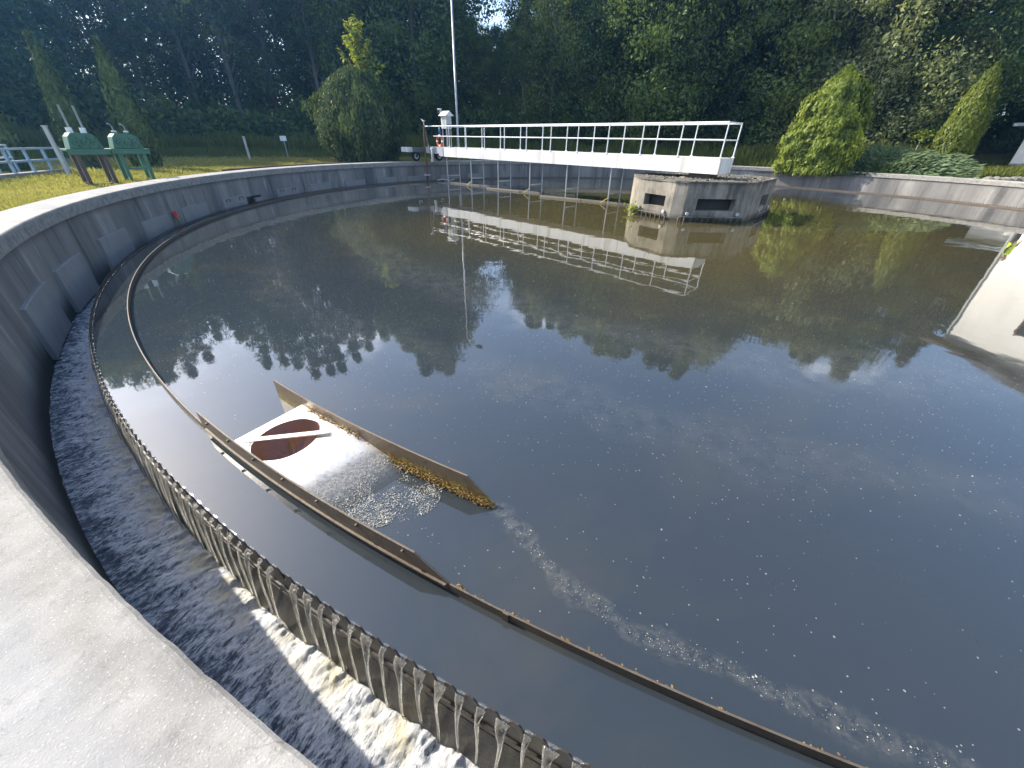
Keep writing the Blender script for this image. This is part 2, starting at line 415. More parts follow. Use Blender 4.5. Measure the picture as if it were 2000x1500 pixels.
M['hivis'] = paint("yellow_hivis_fabric", (.62, .80, .04), (.5, .6, .05), .1, .7)
M['navy'] = paint("dark_work_trousers", (.03, .035, .05), (.02, .02, .02), .2, .8)
M['skin'] = NT("skin").set((.48, .29, .21), .55, 0, .4)
M['hair'] = NT("dark_hair").set((.02, .015, .012), .7)
M['scum'] = paint("pale_scum_flake", (.42, .405, .35), (.3, .25, .14), .3, .7)
M['scumy'] = paint("yellow_scum_crust", (.20, .125, .035), (.07, .04, .018), .9, .8, 0, 14, 1)
M['sludge'] = rusty("wet_sludge", (.30, .17, .13), (.34, .18, .04), .52, .64, 0, .6)
def haunch_mat():
    k = NT("wet_slimy_concrete"); p = k.pos(); uv, s = k.wallco(p, 16.75, .35)
    n = k.noise(uv, 22, 7, .7, .2); n2 = k.noise(p, 60, 5, .7)
    c = k.mix(k.rng(n, .36, .66), (.020, .018, .014), (.085, .075, .055)); c = k.mix(k.rng(n2, .62, .72, 0, .6), c, (.30, .29, .25))
    k.bump(k.math('ADD', n, k.math('MULTIPLY', n2, .6)), .7, .012)
    return k.set(c, .38, 0, .5)
M['haunch'] = haunch_mat()
M['soil'] = ground_mat()
M['bark'] = bark("grey_bark", (.16, .14, .12)); M['birch'] = bark("pale_bark", (.38, .35, .31))
M['leafA'] = leaf_mat("leaf_deep_green", (.038, .072, .028), (.115, .17, .05))
M['leafB'] = leaf_mat("leaf_mid_green", (.06, .10, .032), (.18, .235, .06))
M['leafC'] = leaf_mat("leaf_willow_green", (.11, .14, .06), (.29, .32, .14))
M['leafD'] = leaf_mat("leaf_dark_alder", (.030, .052, .026), (.075, .11, .042))
M['leafY'] = leaf_mat("leaf_yellow_green", (.16, .22, .03), (.30, .34, .05))
M['yew'] = leaf_mat("leaf_yew", (.045, .065, .022), (.11, .145, .045), (.20, .22, .075), .25, 1.6)
M['arbor'] = leaf_mat("leaf_arborvitae", (.10, .15, .025), (.20, .25, .045), (.28, .31, .07), .25, 1.0)
M['juni'] = leaf_mat("leaf_juniper", (.06, .11, .06), (.17, .24, .13), (.26, .32, .16), .2, .8)
M['cedar'] = leaf_mat("leaf_cedar", (.07, .11, .025), (.15, .19, .035), (.22, .24, .05), .3, 1.5)
M['cedar_shaded'] = leaf_mat("leaf_cedar_shaded", (.055, .08, .026), (.12, .15, .042), (.26, .28, .07), .04, 1.5)  # cedar leaf darkened to carry the backlit shade of the left cedars
M['grass'] = leaf_mat("grass_blade", (.17, .185, .05), (.31, .30, .115), (.52, .48, .25), .35, .25)
M['weed'] = leaf_mat("meadow_weed", (.06, .09, .022), (.14, .17, .045), (.22, .18, .08), .3, .18)
def metal_plate():
    k = NT("wet_stainless_plate"); p = k.pos()
    n = k.noise(p, 14, 6, .65); n2 = k.noise(p, 45, 5, .7)
    s = k.n("ShaderNodeSeparateXYZ"); k.l(p, s.inputs[0])
    wet = k.rng(k.math('ADD', s.outputs[2], k.math('MULTIPLY', k.math('SUBTRACT', n, .5), .03)), .092, .060, 0, .92, True)
    c = k.mix(k.rng(n, .50, .72, 0, .7), (.72, .69, .64), (.34, .27, .18))
    c = k.mix(wet, c, k.mix(k.rng(n2, .45, .65), (.10, .10, .095), (.26, .25, .22)))
    sub = k.rng(k.math('ADD', s.outputs[2], k.math('MULTIPLY', k.math('SUBTRACT', n2, .5), .03)), .055, .004, 0, .95, True)
    c = k.mix(sub, c, (.045, .048, .046))
    k.bump(n2, .15, .006)
    k.l(k.rng(wet, 0, 1, .75, .0), k.b.inputs['Metallic'])
    k.set(c, k.math('MULTIPLY', k.rng(n, .3, .7, .30, .50), k.rng(sub, 0, 1, 1, .1)), .75, .6)
    k.l(k.rng(wet, 0, 1, .75, .0), k.b.inputs['Metallic'])
    return k.m
M['plate'] = metal_plate()
def jet_mat():
    k = NT("falling_water")
    g = k.n("ShaderNodeBsdfGlass"); g.inputs['IOR'].default_value = 1.33; g.inputs['Roughness'].default_value = .08
    d = k.n("ShaderNodeBsdfTranslucent"); d.inputs[0].default_value = (.62, .61, .54, 1)
    df = k.n("ShaderNodeBsdfDiffuse"); df.inputs[0].default_value = (.60, .59, .53, 1)
    a = k.n("ShaderNodeMixShader"); a.inputs[0].default_value = .5; k.l(d.outputs[0], a.inputs[1]); k.l(df.outputs[0], a.inputs[2])
    p = k.mapped(k.obj(), (60, 60, 4)); n = k.noise(p, 1, 4, .7)
    m = k.n("ShaderNodeMixShader"); k.l(k.rng(n, .35, .7, .06, .45), m.inputs[0]); k.l(g.outputs[0], m.inputs[1]); k.l(a.outputs[0], m.inputs[2])
    k.l(m.outputs[0], k.out.inputs[0]); return k.m
M['jet'] = jet_mat()

# ------------------------------------------------------------------ ground
def gz(x, y):
    r = np.hypot(x, y); dx = x - EYE.x; dy = y - EYE.y; D = np.hypot(dx, dy)
    back = np.clip((D - 36) / 14, 0, 1) * .55 + np.clip((D - 52) / 40, 0, 1) * 5.0
    far = np.clip((r - 140) / 200, 0, 1) * 6
    und = .06 * np.sin(x * .31 + 1) * np.cos(y * .27)
    return .80 + (back + und) * np.clip((r - 18.6) / 4, 0, 1) + far
def make_ground():
    rs = np.concatenate([[17.86], np.linspace(18.3, 30, 18), np.linspace(32, 100, 34), np.geomspace(110, 330, 10)])
    na = 240; A = np.linspace(0, 2 * np.pi, na, endpoint=False)
    rr, aa = np.meshgrid(rs, A, indexing='ij'); x = rr * np.cos(aa); y = rr * np.sin(aa); z = gz(x, y)
    z[0] = .74
    V = np.stack([x, y, z], -1).reshape(-1, 3)
    i, j = np.meshgrid(np.arange(len(rs) - 1), np.arange(na), indexing='ij'); j2 = (j + 1) % na
    Fc = np.stack([i * na + j, (i + 1) * na + j, (i + 1) * na + j2, i * na + j2], -1).reshape(-1, 4)
    o = link("ground", np_mesh("ground", V, Fc, M['soil'], True)); tag(o, kind='structure')
make_ground()
def gh(x, y): return float(gz(np.array(x, float), np.array(y, float)))

# ------------------------------------------------------------------ tank
RW, RE, RB, ZC = 17.224, 16.69, 16.297, 1.0228
tank = empty("settling_tank", "big round concrete settling tank full of murky water", "tank", (0, 0, 0))
# wall with an outlet opening cut in it
OPEN = (174.9, 178.0, -.14, .16)
PADS = [218.74, 211.85, 203.59, 196.0, 188.44, 180.6, 169.34, 161.95, 153.93, 146.26, 138.72, 130.4, 123.45]
def wall_mesh():
    da = 1.0
    az = list(np.arange(0, 360, da)); az = sorted(set([round(a, 4) for a in az if not (174.4 < a < 178.6)] + [174.9, 176, 177, 178.0]))
    zs = [-1.2, -.14, .16, .83]
    m = MB(); n = len(az); k = len(zs); r = 17.27
    v = [pol(r, a, z) for a in az for z in zs]; f = []
    for i in range(n):
        j = (i + 1) % n
        for q in range(k - 1):
            if 174.9 <= az[i] < 178.0 and q == 1: continue
            f.append((i * k + q, i * k + q + 1, j * k + q + 1, j * k + q))
    m.add(v, f)
    # niche: sides, floor, soffit and back
    a0, a1, z0, z1 = OPEN
    P = [pol(17.27, a, z) for a in (a0, a1) for z in (z0, z1)]; Q = [pol(17.75, a, z) for a in (a0, a1) for z in (z0, z1)]
    m.add(P + Q, [(0, 1, 5, 4), (2, 6, 7, 3), (0, 4, 6, 2), (1, 3, 7, 5), (4, 5, 7, 6)])
    # outer face
    m.sweep([(17.84, .83), (17.84, .3)], 0, 360, 180, closed=False, full=True)
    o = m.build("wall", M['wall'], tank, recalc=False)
    return o
wall_mesh()
def coping_slabs():
    n = 36
    for a0, da in [(i * 10 + 3.4, 10) for i in range(n) if not 210 < i * 10 + 3.4 < 270] + [(213.4, 60)]:
        a1 = a0 + da - .022
        near = da > 20
        k = 480 if near else 10
        m = MB(); v = []; f = []
        prof = [(17.222, .815), (17.222, 1.006), (17.232, 1.018), (17.245, 1.0228), (17.50, 1.024), (17.88, 1.0228), (17.9, 1.0), (17.9, .70)]
        kk = len(prof)
        for s in range(k + 1):
            a = a0 + (a1 - a0) * s / k
            w = mnoise.noise(Vector((a * 3.1, 0, 0))) * .003 + mnoise.noise(Vector((a * 17, 3, 0))) * .003
            for q, (r, z) in enumerate(prof):
                rr = r + (w if q < 4 else 0)
                zz = z + (mnoise.noise(Vector((a * 5, r * 9, 1))) * .002 if q > 0 else 0)
                v.append(pol(rr, a, zz))
        for s in range(k):
            for q in range(kk):
                q2 = (q + 1) % kk
                f.append((s * kk + q, s * kk + q2, (s + 1) * kk + q2, (s + 1) * kk + q))
        f += [tuple(range(kk)), tuple(range(k * kk, k * kk + kk))[::-1]]
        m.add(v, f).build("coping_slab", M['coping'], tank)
coping_slabs()
for a in PADS:
    w = math.degrees(1.42 / 17.2)
    m = MB(); top = .27 + random.uniform(-.02, .03)
    m.sweep([(17.215, -.45), (17.215, top - .01), (17.225, top), (17.28, top), (17.28, -.45)], a - w / 2, a + w / 2, 6)
    o = m.build("wall_block", M['pad'], tank)
    if a in (180.6, 169.34):
        for s in (-1, 1):
            h = MB(); ac = a + s * w * .28
            for q in (-.35, .35): h.tube([pol(17.205, ac + q, .12), pol(17.205, ac + q, .21)], .012, 6)
            h.tube([pol(17.205, ac - .38, .21), pol(17.205, ac + .38, .21)], .012, 6)
            h.build("lifting_loop", M['dark'], o)
MB().sweep([(17.22, -.13), (17.22, .08), (17.3, .08), (17.3, -.13)], 174.95, 176.4, 3).build("outlet_shutter", M['pad'], tank)
MB().sweep([(16.59, -1.2), (16.59, -.06), (16.685, -.06), (16.685, -1.2)], 0, 360, 360, full=True).build("channel_wall", M['weir'], tank)
MB().sweep([(16.70, -.22), (16.708, -.22), (16.788, -.53), (16.788, -.8), (16.70, -.8)], 0, 360, 720, full=True).build("wall_haunch", M['haunch'], tank)
# small marker made of red, orange and green blocks on the left wall
mk = empty("wall_colour_spot", "small red and orange marker low on the left tank wall", "spot", pol(17.19, 192.4, 0))
MB().box((0, 0, .20), (.03, .13, .13), rz=R(12)).build("red_block", paint("red_block_plastic", (.7, .05, .04), (.4, .05, .04), .1, .4), mk, bevel=.004)
MB().box((0.005, 0, .085), (.03, .11, .10), rz=R(12)).build("orange_block", M['orange'], mk, bevel=.004)
MB().box((0.008, 0, -.1), (.02, .04, .27), rz=R(12)).build("stem", M['green'], mk)

# water sheets
def disc():
    # the sheet is left open under the scum box's plate, where the hopper stands
    rs = [0.0, 4, 8, 12, 15, 15.66, 16.285, 16.688]
    A = sorted(set([1.5 * i for i in range(240) if not 235.9 < 1.5 * i < 239.6] + [236.45, 239.2])); n = len(A)
    V = [pol(r, a, 0) for r in rs for a in A]
    Fc = [(q * n + i, (q + 1) * n + i, (q + 1) * n + (i + 1) % n, q * n + (i + 1) % n) for q in range(len(rs) - 1) for i in range(n)
          if not (rs[q] == 15.66 and A[i] == 236.45)]
    o = link("tank_water", np_mesh("tank_water", V, Fc, M['water'], True)); tag(o, kind='structure')
disc()
A_NEAR = (188.0, 264.0)
def fbm2(u, v, seed, octs=5, gain=.55):
    """cheap value-noise fractal on arrays"""
    out = np.zeros_like(u); amp = 1.0; tot = 0
    for o in range(octs):
        r = np.random.default_rng(seed + o); T = r.random((256, 256))
        f = 2.0 ** o; x = u * f; y = v * f
        xi = np.floor(x).astype(int); yi = np.floor(y).astype(int); fx = x - xi; fy = y - yi
        fx = fx * fx * (3 - 2 * fx); fy = fy * fy * (3 - 2 * fy)
        g = lambda a, b: T[a % 256, b % 256]
        out += amp * ((g(xi, yi) * (1 - fx) + g(xi + 1, yi) * fx) * (1 - fy) + (g(xi, yi + 1) * (1 - fx) + g(xi + 1, yi + 1) * fx) * fy)
        tot += amp; amp *= gain
    return out / tot
def channel():
    nr, na = 60, 2500
    rs = np.linspace(16.68, 17.268, nr); A = np.radians(np.linspace(*A_NEAR, na))
    rr, aa = np.meshgrid(rs, A, indexing='ij')
    u = aa * 17; t = (rr - 16.7) / .55
    h = fbm2(u * 9 + (rr - 17) * 3, rr * 5.0, 11, 4, .68) - .5
    h2 = fbm2(u * .9, rr * 1.1, 31, 3, .5) - .5
    spl = np.exp(-((rr - 16.81) / .05) ** 2)
    z = -.50 + (h * (.075 + .05 * spl) + h2 * .03 + spl * .02) * np.clip((rr - 16.715) / .06, .05, 1)
    V = np.stack([rr * np.cos(aa), rr * np.sin(aa), z], -1).reshape(-1, 3)
    i, j = np.meshgrid(np.arange(nr - 1), np.arange(na - 1), indexing='ij')
    F1 = np.stack([i * na + j, (i + 1) * na + j, (i + 1) * na + j + 1, i * na + j + 1], -1).reshape(-1, 4)
    rs2 = np.array([16.68, 17.268]); A2 = np.radians(np.linspace(A_NEAR[1], A_NEAR[0] + 360, 285)); n2 = len(A2)
    r2, a2 = np.meshgrid(rs2, A2, indexing='ij'); V2 = np.stack([r2 * np.cos(a2), r2 * np.sin(a2), np.full_like(r2, -.50)], -1).reshape(-1, 3)
    j = np.arange(n2 - 1); F2 = np.stack([j, n2 + j, n2 + j + 1, j + 1], -1) + len(V)
    o = link("channel_water", np_mesh("channel_water", np.vstack([V, V2]), np.vstack([F1, F2]), M['channel'], True))
    return tag(o, kind='structure')
chan = channel()

# v-notch weir
PITCH_D = 360 / 928
def weir():
    t = empty("notched_weir", "dark steel weir ring with a row of flat-topped teeth around the tank", "weir")
    zt, zn, zb = .055, -.028, -.62
    st = [(0, zt), (.28, zt), (.40, zt - .016), (.57, zn), (.73, zn), (.88, zt - .016)]
    v = []; f = []; N = 928; k = len(st)
    for i in range(N):
        for fr, z in st:
            a = (i + fr) * PITCH_D
            jz = random.uniform(-.0015, .0015)
            for r in (16.690, 16.697): v += [pol(r, a, z + jz), pol(r, a, zb)]
    n = N * k
    for i in range(n):
        j = (i + 1) % n; a = 4 * i; b = 4 * j
        f += [(a, b, b + 1, a + 1), (a + 2, a + 3, b + 3, b + 2), (a, a + 2, b + 2, b), (a + 1, b + 1, b + 3, a + 3)]
    m = MB(); m.add(v, f); m.build("weir_plate", M['weir'], t, recalc=False)
    m = MB(); m.sweep([(16.697, -.20), (16.697, -.15), (16.709, -.15), (16.709, -.20)], 0, 360, 300, full=True)
    m.build("clamp_strip", M['weir'], t)
    return t
weir()
def jet_mesh(i):
    rd = random.Random(50 + i); v = []; f = []; n = 14; k = 8
    tw = rd.uniform(1.3, 2.0) * rd.choice((1, -1)); v0 = rd.uniform(.20, .30); T = .325
    for s in range(n):
        q = s / (n - 1); tau = T * q; x = 16.682 + .022 * min(1, q * 6) + v0 * tau; z = .004 - 4.9 * tau * tau * 1.0
        w = .024 * (1 - q) ** 1.5 + .0055 + .006 * max(0, q - .6) / .4; th = .0045 + .0025 * q
        w *= 1 + rd.uniform(-.12, .12)
        for c in range(k):
            t = 2 * math.pi * c / k; yy = w * math.cos(t); xx = th * math.sin(t); an = tw * q
            v.append((x + xx * math.cos(an) - yy * math.sin(an) * .6, xx * math.sin(an) + yy * math.cos(an) + .004 * math.sin(q * 9 + i), z))
    for s in range(n - 1):
        for c in range(k): f.append((s * k + c, s * k + (c + 1) % k, (s + 1) * k + (c + 1) % k, (s + 1) * k + c))
    return np_mesh("water_jet", v, f, M['jet'], True)
JM = [jet_mesh(i) for i in range(6)]
i0 = int(252 / PITCH_D)
for q in range(200):
    i = i0 - q
    if random.random() < .045: continue          # a blocked notch
    o = link("water_jet", JM[random.randrange(6)], chan)
    o.rotation_euler = (0, 0, R((i + .65) * PITCH_D + random.uniform(-.012, .012))); 
    s_ = random.uniform(.55, 1.45)
    o.scale = (1, s_, 1)

# ------------------------------------------------------------------ scum baffle and scum box
bz = .066
baf = empty("scum_baffle", "thin brown steel scum baffle ring just inside the toothed weir", "baffle")
def arcwall(r0, r1, z0, tops, n):
    """thin arc wall; tops = [(az, ztop)...] piecewise"""
    m = MB(); v = []; f = []
    pts = []
    for (a, z), (b, z2) in zip(tops[:-1], tops[1:]):
        kk = max(1, int(abs(b - a) / n))
        for s in range(kk): pts.append((a + (b - a) * s / kk, z + (z2 - z) * s / kk))
    pts.append(tops[-1])
    for a, z in pts: v += [pol(r0, a, z0), pol(r0, a, z), pol(r1, a, z), pol(r1, a, z0)]
    for i in range(len(pts) - 1):
        for q in range(4): f.append((4 * i + q, 4 * i + (q + 1) % 4, 4 * i + 4 + (q + 1) % 4, 4 * i + 4 + q))
    L = 4 * (len(pts) - 1); f += [(0, 1, 2, 3), (L + 3, L + 2, L + 1, L)]
    return m.add(v, f)
a_s, a_e = 244.32, 360 + 234.7
for q in range(6):
    b0 = a_s + (a_e - a_s) * q / 6; b1 = a_s + (a_e - a_s) * (q + 1) / 6 - .012
    arcwall(16.29, 16.300, -.25, [(b0, bz), (b1, bz)], .5).build("baffle_plate", M['steel'], baf)
for q in range(24):
    a = a_s + 1.2 + q * 14.4
    MB().sweep([(16.30, -.02), (16.30, bz + .006), (16.308, bz + .006), (16.308, -.02)], a, a + .12, 1).build("joint_strip", M['steel'], baf)

box = empty("scum_box", "steel scum box with curved side panels and round hopper hole set in the baffle", "scum trap")
arcwall(16.288, 16.300, -.22, [(234.7, .2), (243.5, .2), (244.3, .07)], .3).build("outer_panel", M['steel'], box)
MB().sweep([(16.300, .052), (16.300, .062), (16.315, .062), (16.315, .052)], 235.0, 244.25, 30).build("panel_lip", M['steel'], box)
arcwall(15.645, 15.657, -.22, [(234.75, .205), (243.3, .205), (244.15, .02)], .3).build("inner_panel", M['rusty'], box)
for a in np.arange(235.4, 243.3, 1.3):
    for r, nm in ((16.300, 'outer'), (15.645, 'inner')):
        m = MB(); m.tube([pol(r - .004, a, .165), pol(r + .014, a, .165)], .011, 6); m.build("bolt", M['steel'], box)
HC = (16.0, 237.62); HR = .25
def plate_z(r, a):
    d = a - 239.2
    z = .105 - .035 * (r - 15.97)
    return z - max(0, d) * .055
def beach():
    rs0, rs1, b0, b1 = 15.66, 16.285, 236.45, 241.6
    hx, hy, _ = pol(*HC)
    ring = []; outl = []; n = 64
    ca = R(HC[1]); er = Vector((math.cos(ca), math.sin(ca))); et = Vector((-math.sin(ca), math.cos(ca)))
    for i in range(n):
        t = 2 * math.pi * i / n; d = Vector((math.cos(t), math.sin(t)))
        jit = 1 + .015 * math.sin(7 * t)
        ring.append((HC[0] + HR * 1.06 * jit * d.x, HC[1] + math.degrees(HR * .93 * d.y / 16)))
        hr0 = rs0 - HC[0] if d.x < 0 else rs1 - HC[0]; ht = (b0 - HC[1]) if d.y < 0 else (239.2 - HC[1])
        s = min(hr0 / d.x if abs(d.x) > 1e-6 else 1e9, ht / math.degrees(d.y / 16) if abs(d.y) > 1e-6 else 1e9)
        outl.append((HC[0] + d.x * s, HC[1] + math.degrees(d.y / 16) * s))
    v = [pol(r, a, plate_z(r, a)) for r, a in ring] + [pol(r, a, plate_z(r, a)) for r, a in outl]
    f = [(i, (i + 1) % n, n + (i + 1) % n, n + i) for i in range(n)]
    for c_r, c_a in ((rs0, b0), (rs1, b0), (rs1, 239.2), (rs0, 239.2)):
        pass
    m = MB(); m.add(v, f)
    # fill the corners
    for c_r, c_a in ((rs0, b0), (rs1, b0), (rs1, 239.2), (rs0, 239.2)):
        idx = sorted(range(n), key=lambda i: (outl[i][0] - c_r) ** 2 + ((outl[i][1] - c_a) * .28) ** 2)[:2]
        m.add([pol(outl[idx[0]][0], outl[idx[0]][1], plate_z(*outl[idx[0]])), pol(c_r, c_a, plate_z(c_r, c_a)), pol(outl[idx[1]][0], outl[idx[1]][1], plate_z(*outl[idx[1]]))], [(0, 1, 2)])
    # ramp running down into the water
    k = 10
    v = []; f = []
    for i in range(k + 1):
        a = 239.2 + (b1 - 239.2) * i / k
        for r in (rs0, rs0 + .2, rs1 - .2, rs1): v.append(pol(r, a, plate_z(r, a)))
    for i in range(k):
        for q in range(3): f.append((4 * i + q, 4 * i + q + 1, 4 * i + 5 + q, 4 * i + 4 + q))
    m.add(v, f)
    # upstream end plate
    m.add([pol(rs0, b0, plate_z(rs0, b0)), pol(rs1, b0, plate_z(rs1, b0)), pol(rs1, b0 - .12, -.2), pol(rs0, b0 - .12, -.2)], [(0, 1, 2, 3)])
    o = m.build("beach_plate", M['plate'], box, recalc=False)
    bm = bmesh.new(); bm.from_mesh(o.data); bmesh.ops.remove_doubles(bm, verts=bm.verts, dist=.0005); bmesh.ops.recalc_face_normals(bm, faces=bm.faces)
    if sum(fc.normal.z for fc in bm.faces) < 0: bmesh.ops.reverse_faces(bm, faces=bm.faces)
    bm.to_mesh(o.data); bm.free()
    # hopper
    v = []; f = []; lv = [(1.0, .0), (1.0, -.06), (.98, -.09), (.90, -.17), (.55, -.22), (.0, -.23)]
    for s, dz in lv:
        for i, (r, a) in enumerate(ring):
            w = 1 + .04 * math.sin(i * 1.9 + dz * 20) * (dz < -.1)
            r2 = HC[0] + (r - HC[0]) * s * w; a2 = HC[1] + (a - HC[1]) * s * w
            v.append(pol(r2, a2, plate_z(r, a) + dz + .012 * math.sin(i * .9) * (dz < -.1)))
    for q in range(len(lv) - 1):
        for i in range(n): f.append((q * n + i, q * n + (i + 1) % n, (q + 1) * n + (i + 1) % n, (q + 1) * n + i))
    MB().add(v, f).build("hopper", M['sludge'], box, smooth=True)
    bar = MB(); p0 = Vector(pol(16.215, 236.85, .118)); p1 = Vector(pol(15.77, 238.5, .125)); d = (p1 - p0).normalized(); s = Vector((-d.y, d.x, 0)) * .024
    bar.extrude([p0 + s, p1 + s, p1 - s, p0 - s], (0, 0, .012)).build("hopper_bar", M['plate'], box)
beach()
# crust on the inner panel and along the baffle
def flakes(name, pts, size, mat, zr=(.002, .006), flat=True, label=None, squash=(.5, 1.0)):
    n = len(pts); pts = np.asarray(pts); th = rng.uniform(0, 2 * np.pi, n)
    s = size * rng.lognormal(0, .45, n) if np.isscalar(size) else size
    k = 6; V = np.zeros((n, k, 3)); ang = np.arange(k) / k * 2 * np.pi
    asp = rng.uniform(*squash, n)
    for i in range(k):
        rr = s * rng.uniform(.7, 1.15, n); lx = rr * np.cos(ang[i]); ly = rr * np.sin(ang[i]) * asp
        V[:, i, 0] = pts[:, 0] + lx * np.cos(th) - ly * np.sin(th); V[:, i, 1] = pts[:, 1] + lx * np.sin(th) + ly * np.cos(th)
        V[:, i, 2] = (pts[:, 2] if pts.shape[1] > 2 else 0) + rng.uniform(*zr, n)
    if not flat:
        V[:, :, 2] += rng.uniform(-1, 1, (n, k)) * s[:, None] * .6
    Fc = np.arange(n * k).reshape(n, k)
    o = link(name, np_mesh(name, V.reshape(-1, 3), Fc, mat)); tag(o, kind='stuff', label=label); return o
def polar_pts(r, a, z=None):
    p = np.stack([r * np.cos(np.radians(a)), r * np.sin(np.radians(a))], -1)
    return p if z is None else np.concatenate([p, z[:, None]], 1)
def in_tank(P, rmax=16.27):
    r = np.hypot(P[:, 0], P[:, 1]); a = np.degrees(np.arctan2(P[:, 1], P[:, 0])) % 360
    ok = (r < rmax) & ~((r > 15.5) & (a > 234.5) & (a < 244.4))
    return P[ok]
# open-water flakes, thicker along drifting lanes
n = 60000
P = np.stack([rng.uniform(-10, 10, n), rng.uniform(-16.2, 2, n)], -1)
dn = fbm2(P[:, 0] * .55 + 40, P[:, 1] * .55 + 40, 77, 4); rr_ = np.hypot(P[:, 0], P[:, 1])
lane = np.exp(-((rr_ - 12.3 + .5 * np.sin(P[:, 0] * .4)) / .55) ** 2) * 1.6 + np.exp(-((rr_ - 13.6) / .4) ** 2) * .9
keep = rng.random(n) < np.clip((dn - .38) * .2, .006, 1) * (.32 + lane) * np.clip((4 - P[:, 1]) / 12, .12, 1) * .8
flakes("floating_scum", in_tank(P[keep]),   .0034, M['scum'], label="small pale scum flakes scattered over the dark water")
# scum raft caught in the box
n = 16000
r_ = rng.uniform(15.67, 16.27, n); a_ = 239.6 + rng.beta(1.6, 1.3, n) * 3.5
edge = 242.1 + .55 * np.sin((r_ - 15.6) * 6) + .3 * (16.2 - r_)
dn = fbm2(r_ * 6 + 10, a_ * 1.8, 5, 4)
keep = (a_ < edge) & (dn > .38 + .22 * rng.random(n)) & ((a_ > 240.4) | (rng.random(n) < .25))
flakes("scum_raft", polar_pts(r_[keep], a_[keep], np.maximum(.002, .105 - np.maximum(0, a_[keep] - 239.2) * .055 - .035 * (r_[keep] - 15.97))), .0027, M['scum'], squash=(.2, .6), label="matted pale scum caught between the two panels of the scum box")
# wispy trail from the box along the baffle
tp = np.array([(-6.86, -14.05), (-6.62, -14.32), (-6.42, -14.62), (-6.1, -14.88), (-5.7, -15.02), (-5.2, -15.26), (-4.6, -15.50), (-3.9, -15.72), (-3.2, -15.88)])
n = 700; t_ = rng.random(n) ** .75 * (len(tp) - 1.001); i_ = t_.astype(int); fr = (t_ - i_)[:, None]
C_ = tp[i_] * (1 - fr) + tp[i_ + 1] * fr; wv = .035 + .035 * np.sin(t_ * 2.2) ** 2
P = C_ + rng.normal(0, 1, (n, 2)) * wv[:, None] * .55
flakes("scum_trail", in_tank(P), .0016, M['scum'], label="thin wispy line of scum trailing from the box end along the baffle")
def film():
    k = NT("scum_film"); p = k.pos(); at_ = k.n("ShaderNodeAttribute", attribute_name="edge")
    n = k.noise(p, 16, 7, .72, .4); n2 = k.noise(p, 55, 4, .7)
    d = k.n("ShaderNodeBsdfDiffuse"); d.inputs[0].default_value = (.30, .295, .265, 1); t = k.n("ShaderNodeBsdfTransparent")
    f = k.math('MULTIPLY', k.math('ADD', k.rng(n, .42, .72, 0, .30), k.rng(n2, .58, .70, 0, .32)), at_.outputs['Fac'])
    m = k.n("ShaderNodeMixShader"); k.l(f, m.inputs[0]); k.l(t.outputs[0], m.inputs[1]); k.l(d.outputs[0], m.inputs[2]); k.l(m.outputs[0], k.out.inputs[0])
    V = []; Fc = []; W = []; nn = 120; kk = 7
    for i in range(nn + 1):
        q = i / nn * (len(tp) - 1.001); b = int(q); c0 = Vector(tp[b]).lerp(Vector(tp[b + 1]), q - b); d0 = (Vector(tp[min(b + 1, len(tp) - 1)]) - Vector(tp[max(b, 0)])).normalized(); sd = Vector((-d0.y, d0.x))
        w = .055 + .045 * math.sin(q * 2.2) ** 2; w *= 1 + .5 * mnoise.noise(Vector((q * 2.5, 1, 0)))
        off = .05 * mnoise.noise(Vector((q * 1.7, 5, 0)))
        for j in range(kk):
            u = (j / (kk - 1) - .5) * 2; V.append((c0.x + sd.x * (u * w + off), c0.y + sd.y * (u * w + off), .004)); W.append((1 - u * u) * (1 - .55 * i / nn) * (0 if i in (0, nn) else 1))
    for i in range(nn):
        for j in range(kk - 1): Fc.append((i * kk + j, i * kk + j + 1, (i + 1) * kk + j + 1, (i + 1) * kk + j))
    me = np_mesh("scum_film", V, Fc, k.m); at2 = me.attributes.new("edge", 'FLOAT', 'POINT'); at2.data.foreach_set("value", np.array(W, np.float32))
    tag(link("scum_film", me), kind='stuff', label="faint wispy grey scum film trailing from the box end")
film()
# crust on baffle inner side and inner panel
n = 1500
a1_ = 244.4 + rng.random(n) ** 1.6 * 22; dn = fbm2(a1_ * 3, a1_ * 0, 9, 3); k_ = dn > .47; a1_ = a1_[k_]
P1 = polar_pts(16.285 - np.abs(rng.normal(0, .012, len(a1_))), a1_, rng.uniform(0, .03, len(a1_)))
a2_ = 236.9 + rng.random(3000) * 7.1; z2_ = np.abs(rng.normal(0, .028, 3000)) + .0
P2 = polar_pts(15.667 + np.abs(rng.normal(0, .012, 3000)), a2_, z2_ + np.where(a2_ < 239.4, .09, 0))
flakes("scum_crust", np.vstack([P1, P2]), .0045, M['scumy'], flat=False, label="yellow crust of dried scum along the baffle and inner panel")

